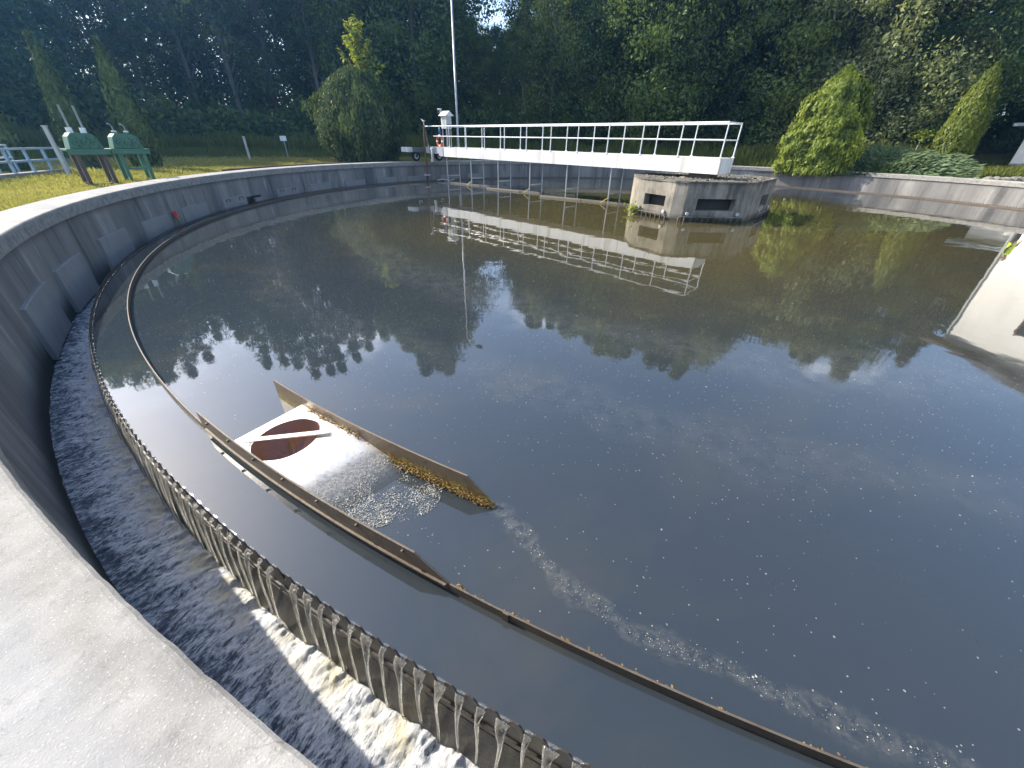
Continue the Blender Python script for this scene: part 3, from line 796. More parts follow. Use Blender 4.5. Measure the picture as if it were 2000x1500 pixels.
# ------------------------------------------------------------------ central inlet pillar
HP = 1.15
PV = [(-2.29, -.27), (-1.48, -1.59), (-1.15, -1.82), (.92, -1.74), (1.30, -1.44), (3.05, .59), (3.0, 1.5), (1.6, 2.75), (-.4, 2.7), (-2.1, 1.4)]
pil = empty("inlet_pillar", "stained concrete inlet pillar with slot openings under the bridge end", "pillar")
def pillar():
    m = MB(); n = len(PV); cen = Vector((.35, .45))
    slots = {0: (.20, .80, .36, .72), 2: (.20, .82, .34, .70), 4: (.42, .82, .34, .72)}
    for i in range(n):
        p = Vector(PV[i]); q = Vector(PV[(i + 1) % n]); e = q - p; L = e.length; nrm = Vector((e.y, -e.x)).normalized()
        def pt(s, z, d=0.0):
            b = p + e * s - nrm * d; return (b.x, b.y, z)
        if i in slots:
            s0, s1, z0, z1 = slots[i]; S = [0, s0, s1, 1]; Z = [-.6, z0, z1, HP]
            v = [pt(s, z) for s in S for z in Z]; f = []
            for a in range(3):
                for b in range(3):
                    if a == 1 and b == 1: continue
                    f.append((a * 4 + b, (a + 1) * 4 + b, (a + 1) * 4 + b + 1, a * 4 + b + 1))
            m.add(v, f)
            v = [pt(s, z) for s, z in ((s0, z0), (s1, z0), (s1, z1), (s0, z1))] + [pt(s, z, .28) for s, z in ((s0, z0), (s1, z0), (s1, z1), (s0, z1))]
            m.add(v, [(0, 1, 5, 4), (1, 2, 6, 5), (2, 3, 7, 6), (3, 0, 4, 7)])
        else:
            m.add([pt(0, -.6), pt(1, -.6), pt(1, HP), pt(0, HP)], [(0, 1, 2, 3)])
    m.add([(x, y, HP) for x, y in PV], [tuple(range(n))])
    o = m.build("pillar_body", M['pillar'], pil, recalc=False)
    # inner dark lining
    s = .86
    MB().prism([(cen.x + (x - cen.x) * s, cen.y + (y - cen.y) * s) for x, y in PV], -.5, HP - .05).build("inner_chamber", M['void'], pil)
    # capping slab, slightly crumbled edge
    v = []; ring = []
    for i in range(n):
        p = Vector(PV[i]); q = Vector(PV[(i + 1) % n]); k = max(2, int((q - p).length / .09))
        for t in range(k):
            b = p + (q - p) * t / k; o_ = (b - cen).normalized(); ring.append(b + o_ * (.025 + .03 * mnoise.noise(Vector((b.x * 4, b.y * 4, 2)))))
    mm = MB(); k = len(ring)
    mm.prism([(p.x, p.y) for p in ring], HP + .002, HP + .055).build("top_slab", M['pillar'], pil)
    # pivot block carrying the bridge
    MB().box((.0, .0, 1.285), (.75, .75, .15), rz=R(45)).build("pivot_block", M['pillar'], pil, bevel=.01)
    # slotted skirts at the water line
    for i in (0, 2, 4):
        p = Vector(PV[i]); q = Vector(PV[(i + 1) % n]); e = (q - p); nrm = Vector((e.y, -e.x)).normalized(); L = e.length
        a0, a1 = (0.0, .93) if i == 0 else ((-.06, 1.0) if i == 2 else (.3, .98))
        sk = empty_part("slotted_skirt", pil)
        P0 = p + e * a0 + nrm * .10; P1 = p + e * a1 + nrm * .10; ang = math.atan2(e.y, e.x); c = (P0 + P1) / 2; W = (P1 - P0).length
        b = MB().box((c.x, c.y, .155), (W, .05, .025), rz=ang)
        b.build("top_rail", M['pillar'], sk)
        kk = int(W / .19)
        for t in range(kk + 1):
            b = P0 + (P1 - P0) * t / kk
            MB().box((b.x - nrm.x * .03, b.y - nrm.y * .03, .02), (.035, .07, .24), rz=ang).build("slat", M['pillar'], sk)
        for t in (.12, .9):
            b = P0 + (P1 - P0) * t - nrm * .07; c0 = Vector((b.x, b.y, .25)); d = Vector((nrm.x, nrm.y, 0))
            MB().tube([c0, c0 + d * .05], .055, 10).build("anchor_disc", M['hub'], sk)
def empty_part(name, parent):
    o = bpy.data.objects.new(name, None); col.objects.link(o); o.parent = parent; o.empty_display_size = .1; return o
pillar()
# moss and debris on top
n = 900; P = np.array([(.35 + rng.normal(0, 1.4), .2 + rng.normal(0, 1.1)) for _ in range(n)])
def inpoly(P, poly):
    c = np.zeros(len(P), bool); m_ = len(poly)
    for i in range(m_):
        x0, y0 = poly[i]; x1, y1 = poly[(i + 1) % m_]
        cond = ((y0 > P[:, 1]) != (y1 > P[:, 1])) & (P[:, 0] < (x1 - x0) * (P[:, 1] - y0) / (y1 - y0 + 1e-12) + x0); c ^= cond
    return c
P = P[inpoly(P, PV)]
flakes("leaf_litter", np.concatenate([P, np.full((len(P), 1), HP + .06)], 1), .03, M['wood'], flat=False, label="brown leaf litter lying on top of the inlet pillar")

# ------------------------------------------------------------------ scraper bridge
BA = R(134.97)      # direction it points in, from the pivot outwards
bridge = empty("scraper_bridge", "long white scraper bridge with railings spanning from tank centre to rim", "bridge", (0, 0, 0), BA)
# local frame: x = s (outwards), y = across; near side is +y? (computed so that camera side is y = +.57)
NS = 1.0 if (Matrix.Rotation(BA, 2) @ Vector((0, 1))).dot(Vector((EYE.x, EYE.y))) > 0 else -1.0
ZD, ZB, ZR = 1.842, 1.363, 2.844
def bx(s0, s1, y0, y1, z0, z1): return (((s0 + s1) / 2, (y0 + y1) / 2, (z0 + z1) / 2), (abs(s1 - s0), abs(y1 - y0), abs(z1 - z0)))
sides = {NS: 'near', -NS: 'far'}
for sgn in (NS, -NS):
    m = MB(); m.box(*bx(-.68, 15.35, sgn * .555, sgn * .575, ZB, ZD)); m.box(*bx(-.68, 15.35, sgn * .50, sgn * .555, ZB, ZB + .02)); m.box(*bx(-.68, 15.35, sgn * .50, sgn * .555, ZD - .02, ZD))
    m.build("side_girder", M['white'], bridge)
    for k in range(12):
        s = -.66 + 1.503 * k
        if s > 15.3: continue
        MB().box(*bx(s - .045, s + .045, sgn * .545, sgn * .60, ZD, ZD + .035)).build("post_foot", M['rail'], bridge)
        MB().tube([(s, sgn * .565, ZD), (s, sgn * .565, ZR)], .021, 8).build("rail_post", M['rail'], bridge)
    se = 16.7 if sgn == NS else 15.9
    MB().tube([(-.66, sgn * .565, ZR), (se, sgn * .565, ZR)], .027, 8).build("top_rail", M['rail'], bridge)
    MB().tube([(-.66, sgn * .565, ZD + .52), (15.9, sgn * .565, ZD + .52)], .019, 8).build("mid_rail", M['rail'], bridge)
for k in range(1, 10):
    s = -.66 + 1.503 * k + .35
    for sgn in (NS, -NS): MB().box(*bx(s - .006, s + .006, sgn * .575, sgn * .5775, ZB + .01, ZD - .01)).build("plate_seam", M['seam'], bridge)
MB().box(*bx(-.70, -.68, -.575, .575, ZB, ZD)).build("end_plate", M['white'], bridge)
for z in (ZD + .52, ZR): MB().tube([(-.66, -.565, z), (-.66, .565, z)], .02, 8).build("end_rail", M['rail'], bridge)
MB().box(*bx(-.66, 15.35, -.50, .50, ZD - .055, ZD - .025)).build("walkway_deck", M['galv'], bridge)
MB().box(*bx(15.35, 16.9, -.5, .5, ZB + .12, ZD - .02)).build("end_section", M['cabgrey'], bridge)
MB().box(*bx(15.0, 15.4, NS * .577, NS * .60, ZB + .02, ZD - .01)).build("girder_end_shade", M['cabgrey'], bridge)  # grey panel standing in for shade on the girder's outer end
# end carriage on the coping
cg = MB(); cg.box(*bx(17.25, 17.85, -1.25, 1.25, 1.52, 1.76)); cg.box(*bx(16.6, 17.3, -.35, .35, 1.5, 1.74))
cg.build("end_carriage", M['carriage'], bridge, bevel=.01)
MB().box(*bx(17.2, 17.9, NS * 1.25, NS * 1.62, 1.53, 1.78)).build("carriage_end_cap", M['white'], bridge, bevel=.01)
for sgn in (NS, -NS):
    w = MB(); 
    prof = [(.16, .07), (.24, .085), (.265, .06), (.27, 0), (.265, -.06), (.24, -.085), (.16, -.07)]
    v = []; f = []; nn = 28
    for i in range(nn):
        t = 2 * math.pi * i / nn
        for r, x in prof: v.append((17.5 + x, sgn * .86 + r * math.cos(t), 1.30 + r * math.sin(t)))
    kk = len(prof)
    for i in range(nn):
        for q in range(kk): f.append((i * kk + q, i * kk + (q + 1) % kk, ((i + 1) % nn) * kk + (q + 1) % kk, ((i + 1) % nn) * kk + q))
    wo = w.add(v, f).build("wheel", M['rubber'], bridge, smooth=True)
    MB().tube([(17.5 - .06, sgn * .86, 1.30), (17.5 + .06, sgn * .86, 1.30)], .17, 20).build("wheel_hub", M['hub'], wo)
    MB().tube([(17.5 - .09, sgn * .86, 1.30), (17.5 + .09, sgn * .86, 1.30)], .06, 12).build("axle", M['dark'], wo)
    MB().box(*bx(17.3, 17.7, sgn * .82, sgn * .9, 1.3, 1.55)).build("wheel_bracket", M['dark'], bridge)
# scraper legs and cross bars
for s in (14.88, 12.66, 10.44, 8.16, 5.88, 3.57):
    for sgn in (NS, -NS):
        MB().tube([(s, sgn * .45, ZB), (s - .03, sgn * .45, -.3)], .030, 8).build("scraper_leg", M['galv'], bridge)
    MB().box(*bx(s - .03, s + .02, -.45, .45, .36, .41)).build("cross_bar", M['galv'], bridge)
for s in (12.66, 8.16, 3.57):
    MB().tube([(s, NS * .47, .22), (s + .22, NS * .62, .05), (s + .05, NS * .50, -.12)], .022, 6).build("skimmer_bracket", M['yellow'], bridge)
def board(s0, y0, s1, y1, z1=.075):
    p = Vector((s0, NS * y0)); q = Vector((s1, NS * y1)); c = (p + q) / 2; L = (q - p).length
    MB().box((c.x, c.y, z1 - .15), (L, .045, .30), rz=math.atan2(q.y - p.y, q.x - p.x)).build("skimmer_board", M['wood'], bridge, bevel=.006)
for b in ((11.0, .73, 7.70, .09), (6.95, .96, 3.75, .28), (3.7, .30, 2.5, .10), (15.0, .62, 11.6, .02), (7.9, -.40, 6.1, -.62), (12.2, -.2, 10.6, -.55)): board(*b)
for b in ((11.0, .78, 8.9, .37, .055), (6.95, 1.01, 4.9, .58, .055)): board(*b)
# red-brown brush arm hanging beside the rim
MB().tube([(16.55, NS * .72, 2.9), (16.60, NS * .74, 2.3), (16.62, NS * .74, .35)], [.05, .05, .04], 8).build("brush_pole", M['rust'], bridge)
MB().tube([(16.45, NS * .70, 2.6), (16.3, NS * .7, 1.95), (16.1, NS * .72, 1.7), (16.05, NS * .72, 1.2)], .05, 8).build("hose", M['dark'], bridge)
MB().box(*bx(15.95, 16.1, NS * .62, NS * .74, 1.05, 1.75)).build("guide_bracket", M['white'], bridge, bevel=.01)
MB().tube([(16.62, NS * .74, .30), (16.62, NS * .74, .36)], .19, 14).build("upper_brush_disc", M['hub'], bridge)
MB().tube([(16.62, NS * .74, .03), (16.62, NS * .74, .28)], .07, 10).build("brush_core", M['dark'], bridge)
MB().tube([(16.62, NS * .74, -.03), (16.62, NS * .74, .03)], .17, 14).build("lower_brush_disc", M['hub'], bridge)
MB().tube([(16.2, NS * .3, .05), (15.9, NS * .1, .12), (15.5, -NS * .1, .06), (15.1, -NS * .2, .15)], .03, 6).build("scraper_chain", M['galv'], bridge)
h = MB(); h.tube([(16.55, NS * .72, 2.9), (16.55, NS * .72, 3.10)], .018, 6)
h.build("sensor_stem", M['rail'], bridge)
h = MB(); h.add([(16.3, NS * .72, 3.12), (16.55, NS * .66, 3.10), (16.55, NS * .78, 3.10), (16.55, NS * .72, 3.04)], [(0, 1, 2), (0, 3, 1), (0, 2, 3), (1, 3, 2)])
h.add([(16.85, NS * .72, 3.22), (16.55, NS * .66, 3.10), (16.55, NS * .78, 3.10), (16.6, NS * .72, 3.03)], [(0, 2, 1), (0, 1, 3), (0, 3, 2), (1, 2, 3)])
h.build("sensor_vane", M['rail'], bridge)
# control cabinet with gabled roof, and floodlight
cy0, cy1 = -NS * .42, -NS * .02
cb = MB().box(*bx(15.40, 15.86, cy0, cy1, 2.75, 3.36)).build("control_cabinet", M['cabinet'], bridge, bevel=.008)
MB().box(*bx(15.52, 15.74, cy1 + NS * .001, cy1 + NS * .012, 2.82, 3.26)).build("cabinet_window", M['cabgrey'], cb)
MB().box(*bx(15.385, 15.40, cy0 + .05 * NS, cy1 - .05 * NS, 2.8, 3.3)).build("cabinet_door", M['cabgrey'], cb)
MB().tube([(15.37, -NS * .2, 2.95), (15.39, -NS * .2, 2.95)], .025, 8).build("door_lock", M['dark'], cb)
yc = (cy0 + cy1) / 2
rf = MB(); rf.extrude([(15.28, yc - .30, 3.36), (15.28, yc + .30, 3.36), (15.28, yc, 3.60)], (.70, 0, 0)); rf.build("cabinet_roof", M['white'], cb)
for s in (15.45, 15.81):
    for y in (cy0 + NS * .04, cy1 - NS * .04): MB().tube([(s, y, ZD), (s, y, 2.76)], .028, 6).build("cabinet_leg", M['galv'], bridge)
MB().tube([(15.86, yc, 3.34), (16.1, yc, 3.32), (16.15, yc, 3.48)], .025, 6).build("lamp_arm", M['galv'], bridge)
fl = MB().box((16.18, yc + NS * .02, 3.62), (.26, .16, .22)).build("floodlight", M['hub'], bridge, bevel=.012)
MB().box((16.18, yc + NS * .105, 3.60), (.2, .012, .15)).build("floodlight_glass", M['glass'], fl)

# things hanging on the bridge
def on_bridge(s, y, z):
    p = Matrix.Rotation(BA, 3, 'Z') @ Vector((s, NS * y, z)); return p
bl = on_bridge(15.42, .48, 2.12)
ring_o = empty("life_ring", "orange and white life ring hanging on the rail below the cabinet", "life ring", bl, BA)
def torus(m, c, Rm, rm, t0, t1, n=16, k=8):
    v = []; f = []
    for i in range(n + 1):
        t = t0 + (t1 - t0) * i / n
        for j in range(k):
            q = 2 * math.pi * j / k; v.append((c[0] + (Rm + rm * math.cos(q)) * math.cos(t), c[1] + rm * .8 * math.sin(q), c[2] + (Rm + rm * math.cos(q)) * math.sin(t)))
    for i in range(n):
        for j in range(k): f.append((i * k + j, i * k + (j + 1) % k, (i + 1) * k + (j + 1) % k, (i + 1) * k + j))
    return m.add(v, f)
for q in range(4):
    t = math.pi / 4 + q * math.pi / 2
    torus(MB(), (0, 0, 0), .25, .065, t - .62, t + .62).build("float_segment", M['orange'], ring_o, smooth=True)
    torus(MB(), (0, 0, 0), .25, .069, t + .62, t + math.pi / 2 - .62, 5).build("white_band", M['rail'], ring_o, smooth=True)
bo = on_bridge(15.55, .35, 2.62)
bt = empty("blue_rope_bag", "small blue bag hanging on the bridge rail above the life ring", "bag", bo, BA)
MB().tube([(0, 0, -.2), (0.01, 0, 0), (0, 0, .2)], [.045, .065, .03], 8).build("bag_body", M['blue'], bt, smooth=True)
MB().tube([(0, 0, .2), (0, .03, .24)], .01, 5).build("strap", M['dark'], bt)

# ------------------------------------------------------------------ vegetation
def leafcloud(name, C, N, size, mat, up_bias=.3, aspect=.55, seed=0, droop=0.0):
    """C: leaf centres, N: preferred normals"""
    r = np.random.default_rng(seed); n = len(C)
    nr = N + r.normal(0, .75, (n, 3)); nr[:, 2] += up_bias; nr /= np.linalg.norm(nr, axis=1, keepdims=True) + 1e-9
    t = r.normal(0, 1, (n, 3)); t[:, 2] -= droop * 2.5; t -= nr * (t * nr).sum(1, keepdims=True); t /= np.linalg.norm(t, axis=1, keepdims=True) + 1e-9
    b = np.cross(nr, t); s = (size * r.lognormal(0, .3, n))[:, None]
    V = np.stack([C - t * s, C + b * s * aspect * .8 - t * s * .1 + nr * s * .12, C + t * s, C - b * s * aspect - t * s * .1 + nr * s * .1], 1).reshape(-1, 3)
    return np_mesh(name, V, np.arange(4 * n).reshape(n, 4), mat)

def crown_pts(seed, H, Rc, base, ncl, per, prof, crad, droop=0.0, hollow=.5):
    r = np.random.default_rng(seed)
    t = r.random(ncl) ** .85; ph = r.uniform(0, 2 * np.pi, ncl)
    pr = prof(t); lob = 1 + .22 * np.sin(ph * 3 + t * 9 + seed) + .15 * np.sin(ph * 5 - t * 14)
    rad = Rc * pr * lob * (hollow + (1 - hollow) * np.sqrt(r.random(ncl)))
    cz = base + (H - base) * t
    cc = np.stack([rad * np.cos(ph), rad * np.sin(ph), cz], -1)
    cs = crad * r.uniform(.55, 1.35, ncl) * (.55 + .6 * pr)
    C = np.repeat(cc, per, 0); S = np.repeat(cs, per)[:, None]
    g = r.normal(0, 1, (len(C), 3)); g /= np.linalg.norm(g, axis=1, keepdims=True); rr = r.random((len(C), 1)) ** .5
    off = g * rr * S; off[:, 2] *= .75
    if droop: off[:, 2] -= droop * S[:, 0] * r.random(len(C)) * 2.0
    P = C + off
    Nn = g.copy(); Nn[:, :2] += C[:, :2] / (np.linalg.norm(C[:, :2], axis=1, keepdims=True) + 1e-6) * .3
    ok = P[:, 2] > .02 * H
    return P[ok], Nn[ok], cc

def trunk_mesh(name, H, r0, limbs, mat, seed, base=.2, bend=.3):
    rd = random.Random(seed); m = MB()
    pts = [(bend * math.sin(q * 2.1 + seed) * q * .6, bend * math.cos(q * 1.7 + seed) * q * .6 - bend * .6 * q, H * q) for q in [0, .05, .15, .3, .5, .7, .9]]
    m.tube(pts, [r0 * 1.35, r0 * 1.05, r0 * .9, r0 * .75, r0 * .52, r0 * .3, r0 * .08], 9)
    for c in limbs:
        zc = c[2] * rd.uniform(.62, .85); q = min(.88, zc / H); 
        a = Vector((bend * math.sin(q * 2.1 + seed) * q * .6, bend * math.cos(q * 1.7 + seed) * q * .6 - bend * .6 * q, zc)); b = Vector(c)
        mid = a.lerp(b, .5) + Vector((0, 0, .05 * H * rd.uniform(0, 1)))
        rr = r0 * .32 * (1 - q) + .02
        m.tube([a, mid, b], [rr, rr * .65, rr * .2], 5, cap=False)
    me = bpy.data.meshes.new(name); me.from_pydata(m.v, [], m.f); me.materials.append(mat)
    for p in me.polygons: p.use_smooth = True
    return me

oval = lambda t: np.sqrt(np.clip(1 - (2 * np.clip(t, 0, 1) * .93 - .80) ** 2 / 1.25, .02, 1)) * (1 - .25 * t)
tall = lambda t: np.clip(.62 + .5 * np.sin(np.pi * np.clip(t, 0, 1) ** .8) - .75 * t ** 3, .05, 1.1)
cone = lambda t: np.clip(1.02 - t, .03, 1) ** .8
# species at reference height
def species(key, H, Rc, base, ncl, per, prof, crad, leaf, mat, bk, seed, droop=0.0, hollow=.35, nl=26, r0=.3):
    P, N, cc = crown_pts(seed, H, Rc, base, ncl, per, prof, crad, droop, hollow)
    crown = leafcloud("crown", P, N, leaf, M[mat], .25, .55, seed, droop)
    rd = random.Random(seed); lim = [cc[i] for i in rd.sample(range(len(cc)), min(nl, len(cc)))]
    return dict(H=H, crown=crown, trunk=trunk_mesh("trunk", H, r0, lim, M[bk], seed))
SPEC = {
 'broadleaf': species('b', 22, 5.2, 1.2, 190, 290, tall, 1.75, .125, 'leafA', 'bark', 3),
 'maple': species('m', 20, 5.6, 1.0, 190, 270, oval, 1.8, .13, 'leafB', 'bark', 11),
 'birch': species('w', 23, 4.4, 2.0, 230, 135, tall, 1.25, .125, 'leafB', 'birch', 19, .55),
 'willow': species('s', 15, 6.2, .8, 210, 240, oval, 1.55, .115, 'leafC', 'bark', 23, .35, .3, 40, .34),
 'alder': species('a', 24, 3.8, 4.0, 150, 95, tall, 1.0, .12, 'leafD', 'bark', 29, .15, .25, 46, .24),
 'spruce': species('e', 24, 4.4, 1.0, 350, 140, cone, 1.0, .12, 'leafD', 'bark', 37, .4, .25, 30, .3),
}
def plant_tree(kind, az, D, h, label, group, name="tree", wide=1.0):
    x = EYE.x + D * math.cos(R(az)); y = EYE.y + D * math.sin(R(az)); s = SPEC[kind]
    o = empty(name, label, "tree", (x, y, gh(x, y) - .1), random.uniform(0, 6.28), group)
    k = h / s['H']; o.scale = (k * wide, k * wide, k)
    link("trunk", s['trunk'], o); link("crown", s['crown'], o)
    return o
# skyline as the water mirrors it: (azimuth, elevation)
SKYL = [(180, 24), (150, 23), (137, 23.3), (129.6, 23), (124, 25), (120, 29), (114, 26), (108, 27), (101, 29.5), (97, 25), (94, 21.5), (88, 24), (84, 23.5), (76, 25), (70, 26), (65, 28), (60, 23), (57, 19.5), (52, 21.5), (48, 22.3), (44, 19), (40, 18.4), (36, 17), (20, 17)]
def sky_el(a):
    xs = [p[0] for p in SKYL][::-1]; ys = [p[1] for p in SKYL][::-1]; return float(np.interp(a, xs, ys))
NAMES = {'broadleaf': 'broadleaf_tree', 'maple': 'maple_tree', 'birch': 'birch_tree', 'willow': 'willow_tree', 'alder': 'alder_tree', 'spruce': 'spruce_tree'}
GRP = {'broadleaf': ("tall dense dark green broadleaf tree in the forest edge behind the tank", "dark broadleaf trees in the forest edge"),
       'maple': ("round-crowned mid green maple tree in the forest edge behind the tank", "maples in the forest edge"),
       'birch': ("feathery drooping birch tree with pale trunk in the forest behind the tank", "birches in the forest edge"),
       'alder': ("thin tall alder with gaps of sky in its crown at the forest edge", "sparse alders in the forest edge"),
       'spruce': ("dark narrow spruce standing in the forest behind the tank", "spruces in the forest"),
       'willow': ("grey green willow with sunlit branches behind the right shrubs", "willows behind the right shrubs")}
LAND = [(148, "beyond the pale railing at far left"), (141, "behind the left green gear stand"), (134.5, "behind the two slim cedars"), (126.5, "left of the yew bush"), (118.5, "behind the yew bush"), (109, "just right of the yew bush"),
        (103, "left of the lamp pole"), (95.5, "right of the lamp pole"), (87.5, "behind the outer half of the bridge"), (79.5, "behind the middle of the bridge"), (71, "behind the inner half of the bridge"), (63, "left of the arborvitae bush"), (55, "behind the arborvitae bush"), (47, "behind the spreading juniper"), (42, "behind the narrow right cedar"), (0, "behind the small white house")]
LOOK = {'broadleaf': "dark dense broadleaf tree", 'maple': "round mid green maple", 'birch': "feathery drooping birch", 'alder': "thin airy alder", 'spruce': "dark pointed spruce", 'willow': "grey green willow"}
def row(items, D, rank, jit=2.0, hs=1.0):
    for az, kind, *ex in items:
        d = D + random.uniform(-jit, jit); el = sky_el(az) + random.uniform(-1.2, .8)
        h = max(7, (math.tan(R(el)) * d - 2.2 - .9) * hs * (ex[0] if ex else 1))
        lab = "%s in the forest's %s row, %s" % (LOOK[kind], rank, next(t for a, t in LAND if az >= a))
        plant_tree(kind, az, d, h, lab, GRP[kind][1], NAMES[kind])
row([(152, 'broadleaf'), (146, 'alder'), (141, 'maple', .9), (136.5, 'broadleaf'), (132, 'alder'), (128, 'alder', .9), (124, 'alder'), (120.5, 'alder'), (117, 'alder'), (112.5, 'alder', .95), (107, 'birch'), (102, 'broadleaf'), (98, 'maple', .55), (94, 'maple', .55), (89.5, 'birch', .68), (86, 'birch'), (82, 'broadleaf'), (78, 'birch'), (74, 'maple'), (70, 'birch'), (66, 'spruce'), (62, 'maple'), (57.5, 'willow', .95), (53, 'willow', .9), (49.5, 'broadleaf'), (31, 'maple')], 48, 'front')
row([(150, 'maple', .9), (144, 'spruce', .9), (138.5, 'maple', .9), (134, 'alder'), (130, 'alder', .85), (126, 'alder'), (122.5, 'alder'), (118.5, 'alder'), (114.5, 'alder'), (110, 'birch', .9), (104.5, 'spruce', 1.02), (100.5, 'birch'), (92.5, 'maple', .5), (87, 'broadleaf', .9), (84, 'spruce', .95), (80, 'maple'), (76, 'broadleaf'), (72, 'spruce'), (68, 'broadleaf'), (64, 'birch'), (60, 'broadleaf', .9), (55, 'maple', .9), (51, 'spruce', .95), (46, 'broadleaf'), (41.5, 'spruce'), (36, 'maple')], 58, 'middle')
row([(147, 'broadleaf', .8), (140, 'broadleaf', .8), (132.5, 'maple', .75), (127, 'broadleaf', .75), (122, 'maple', .62), (119, 'spruce', .55), (115, 'broadleaf', .65), (112, 'spruce', .8), (106, 'broadleaf', .85), (101, 'spruce', .9), (95.5, 'maple', .5), (90, 'maple', .5), (85, 'broadleaf', .85), (79, 'spruce', .9), (73, 'maple', .85), (67, 'spruce', .9), (62, 'spruce', .8), (56, 'broadleaf', .75), (50, 'maple', .8), (44, 'spruce', .8), (39, 'broadleaf', .8)], 67, 'back')
# dark understory mass at the forest foot
def understory():
    r = np.random.default_rng(91); n = 100000
    az = r.uniform(26, 158, n); D = 43.5 + r.gamma(2.0, 3.2, n) + np.where(az < 45, 13, 0); hh = (1.2 + 3.6 * fbm2(az * .55, D * .2, 3, 4)) * (1 + np.clip((D - 46) / 12, 0, 2.2))
    x = EYE.x + D * np.cos(np.radians(az)); y = EYE.y + D * np.sin(np.radians(az)); z = gz(x, y) + hh * r.random(n) ** .7
    C = np.stack([x, y, z], -1); N = np.stack([-np.cos(np.radians(az)), -np.sin(np.radians(az)), np.full(n, .4)], -1)
    o = link("understory", leafcloud("understory", C, N, .145, M['leafA'], .2, .6, 92)); tag(o, kind='stuff', label="dark tangled undergrowth along the foot of the forest")
understory()

# shrubs near the tank
def at(px, py, D):
    d = rt * ((px - 1000) / F) - up * ((py - 750) / F) + fw; t = D / math.hypot(d.x, d.y); return EYE + d * t
def shrub(name, label, cat, c, zb, H, Rc, nleaf, leaf, mat, prof, seed, lobes=0.0, group=None, inner=.55, updir=.6, stem=.12, aspect=.4, plume=.0):
    r = np.random.default_rng(seed); o = empty(name, label, cat, (c[0], c[1], zb), 0, group)
    t = r.random(nleaf) ** .9; ph = r.uniform(0, 2 * np.pi, nleaf)
    lob = 1 + lobes * (fbm2(ph * 1.6 + 8, t * 5.5, seed, 4) - .5) * 2
    lob = lob * (1 + plume * (fbm2(ph * 5.5 + 3, t * 2.2 + 7, seed + 50, 3) - .5) * 2)
    rad = Rc * prof(t) * lob * (inner + (1 - inner) * r.random(nleaf) ** .6)
    C = np.stack([rad * np.cos(ph), rad * np.sin(ph), H * t], -1) + r.normal(0, .03, (nleaf, 3))
    N = np.stack([np.cos(ph), np.sin(ph), np.full(nleaf, .25)], -1)
    # sprays point up and outwards
    nr = N + r.normal(0, .45, C.shape); nr /= np.linalg.norm(nr, axis=1, keepdims=True)
    tt = np.stack([np.cos(ph) * .45, np.sin(ph) * .45, np.full(nleaf, updir)], -1) + r.normal(0, .35, C.shape)
    tt -= nr * (tt * nr).sum(1, keepdims=True); tt /= np.linalg.norm(tt, axis=1, keepdims=True); bb = np.cross(nr, tt); s = (leaf * r.lognormal(0, .3, nleaf))[:, None]
    V = np.stack([C - tt * s, C + bb * s * aspect, C + tt * s * 1.2, C - bb * s * aspect], 1).reshape(-1, 3)
    link("foliage", np_mesh("foliage", V, np.arange(4 * nleaf).reshape(-1, 4), M[mat]), o)
    # woody inside
    m = MB(); rd = random.Random(seed)
    for q in range(7):
        a = rd.uniform(0, 6.28); tq = rd.uniform(.5, .85); rq = Rc * float(prof(np.array([tq]))[0]) * rd.uniform(.1, .6)
        m.tube([(0.08 * math.cos(a), .08 * math.sin(a), -.1), (rq * .5 * math.cos(a), rq * .5 * math.sin(a), H * tq * .5), (rq * math.cos(a), rq * math.sin(a), H * tq)], [stem, stem * .6, stem * .2], 6)
    m.build("stems", M['bark'], o)
    return o
egg = lambda t: np.clip(np.sin(np.pi * np.clip(.16 + .84 * t, 0, 1)) ** .55, .03, 1) * np.where(t > .5, 1 - .22 * (t - .5), 1)
flame = lambda t: np.clip((1.0 - t ** 1.8), .02, 1) * np.clip(.62 + t * 1.6, 0, 1)
colm = lambda t: np.clip(1 - t ** 3.4, .02, 1) * np.clip(.70 + t * .9, 0, 1.05)
dome = lambda t: np.clip(1 - t ** 1.5, .02, 1) ** .6
p = at(712, 300, 32.0); shrub("yew_bush", "big rounded dark green yew bush beside the bridge's outer end", "bush", p, .75, 5.05, 2.75, 42000, .085, 'yew', egg, 5, .36, updir=1.6, plume=.34, inner=.5)
p = at(706, 150, 33.5)
sp_ = empty("maple_sapling", "bright yellow green sapling poking out above the yew bush", "sapling", (p.x, p.y, gh(p.x, p.y)))
def sapling(o, H, seed=3):
    r = np.random.default_rng(seed); m = MB(); m.tube([(0, 0, 0), (.05, 0, H * .5), (0, .03, H)], [.07, .05, .01], 6); Cs = []
    for q in range(15):
        a = q * 2.4; z0 = H * (.45 + .036 * q); L = (2.0 - .115 * q); b = Vector((L * math.cos(a) * .72, L * math.sin(a) * .72, z0 + L * 1.0)); a0 = Vector((0, 0, z0)); m.tube([a0, a0.lerp(b, .5) + Vector((0, 0, -.05)), b], [.02, .015, .005], 4)
        for s in np.linspace(.1, 1.05, 26): 
            for w in range(4): Cs.append(np.array(a0.lerp(b, s)) + r.normal(0, .095, 3))
    for s in np.linspace(.5, 1.02, 60):
        for w in range(3): Cs.append(np.array((0, 0, H * s)) + r.normal(0, .10, 3))
    Cs = np.array(Cs)
    link("foliage", leafcloud("foliage", Cs, np.tile([0, 0, 1.0], (len(Cs), 1)), .095, M['leafY'], .4, .7, seed), o); m.build("stem", M['bark'], o)
sapling(sp_, 7.55)
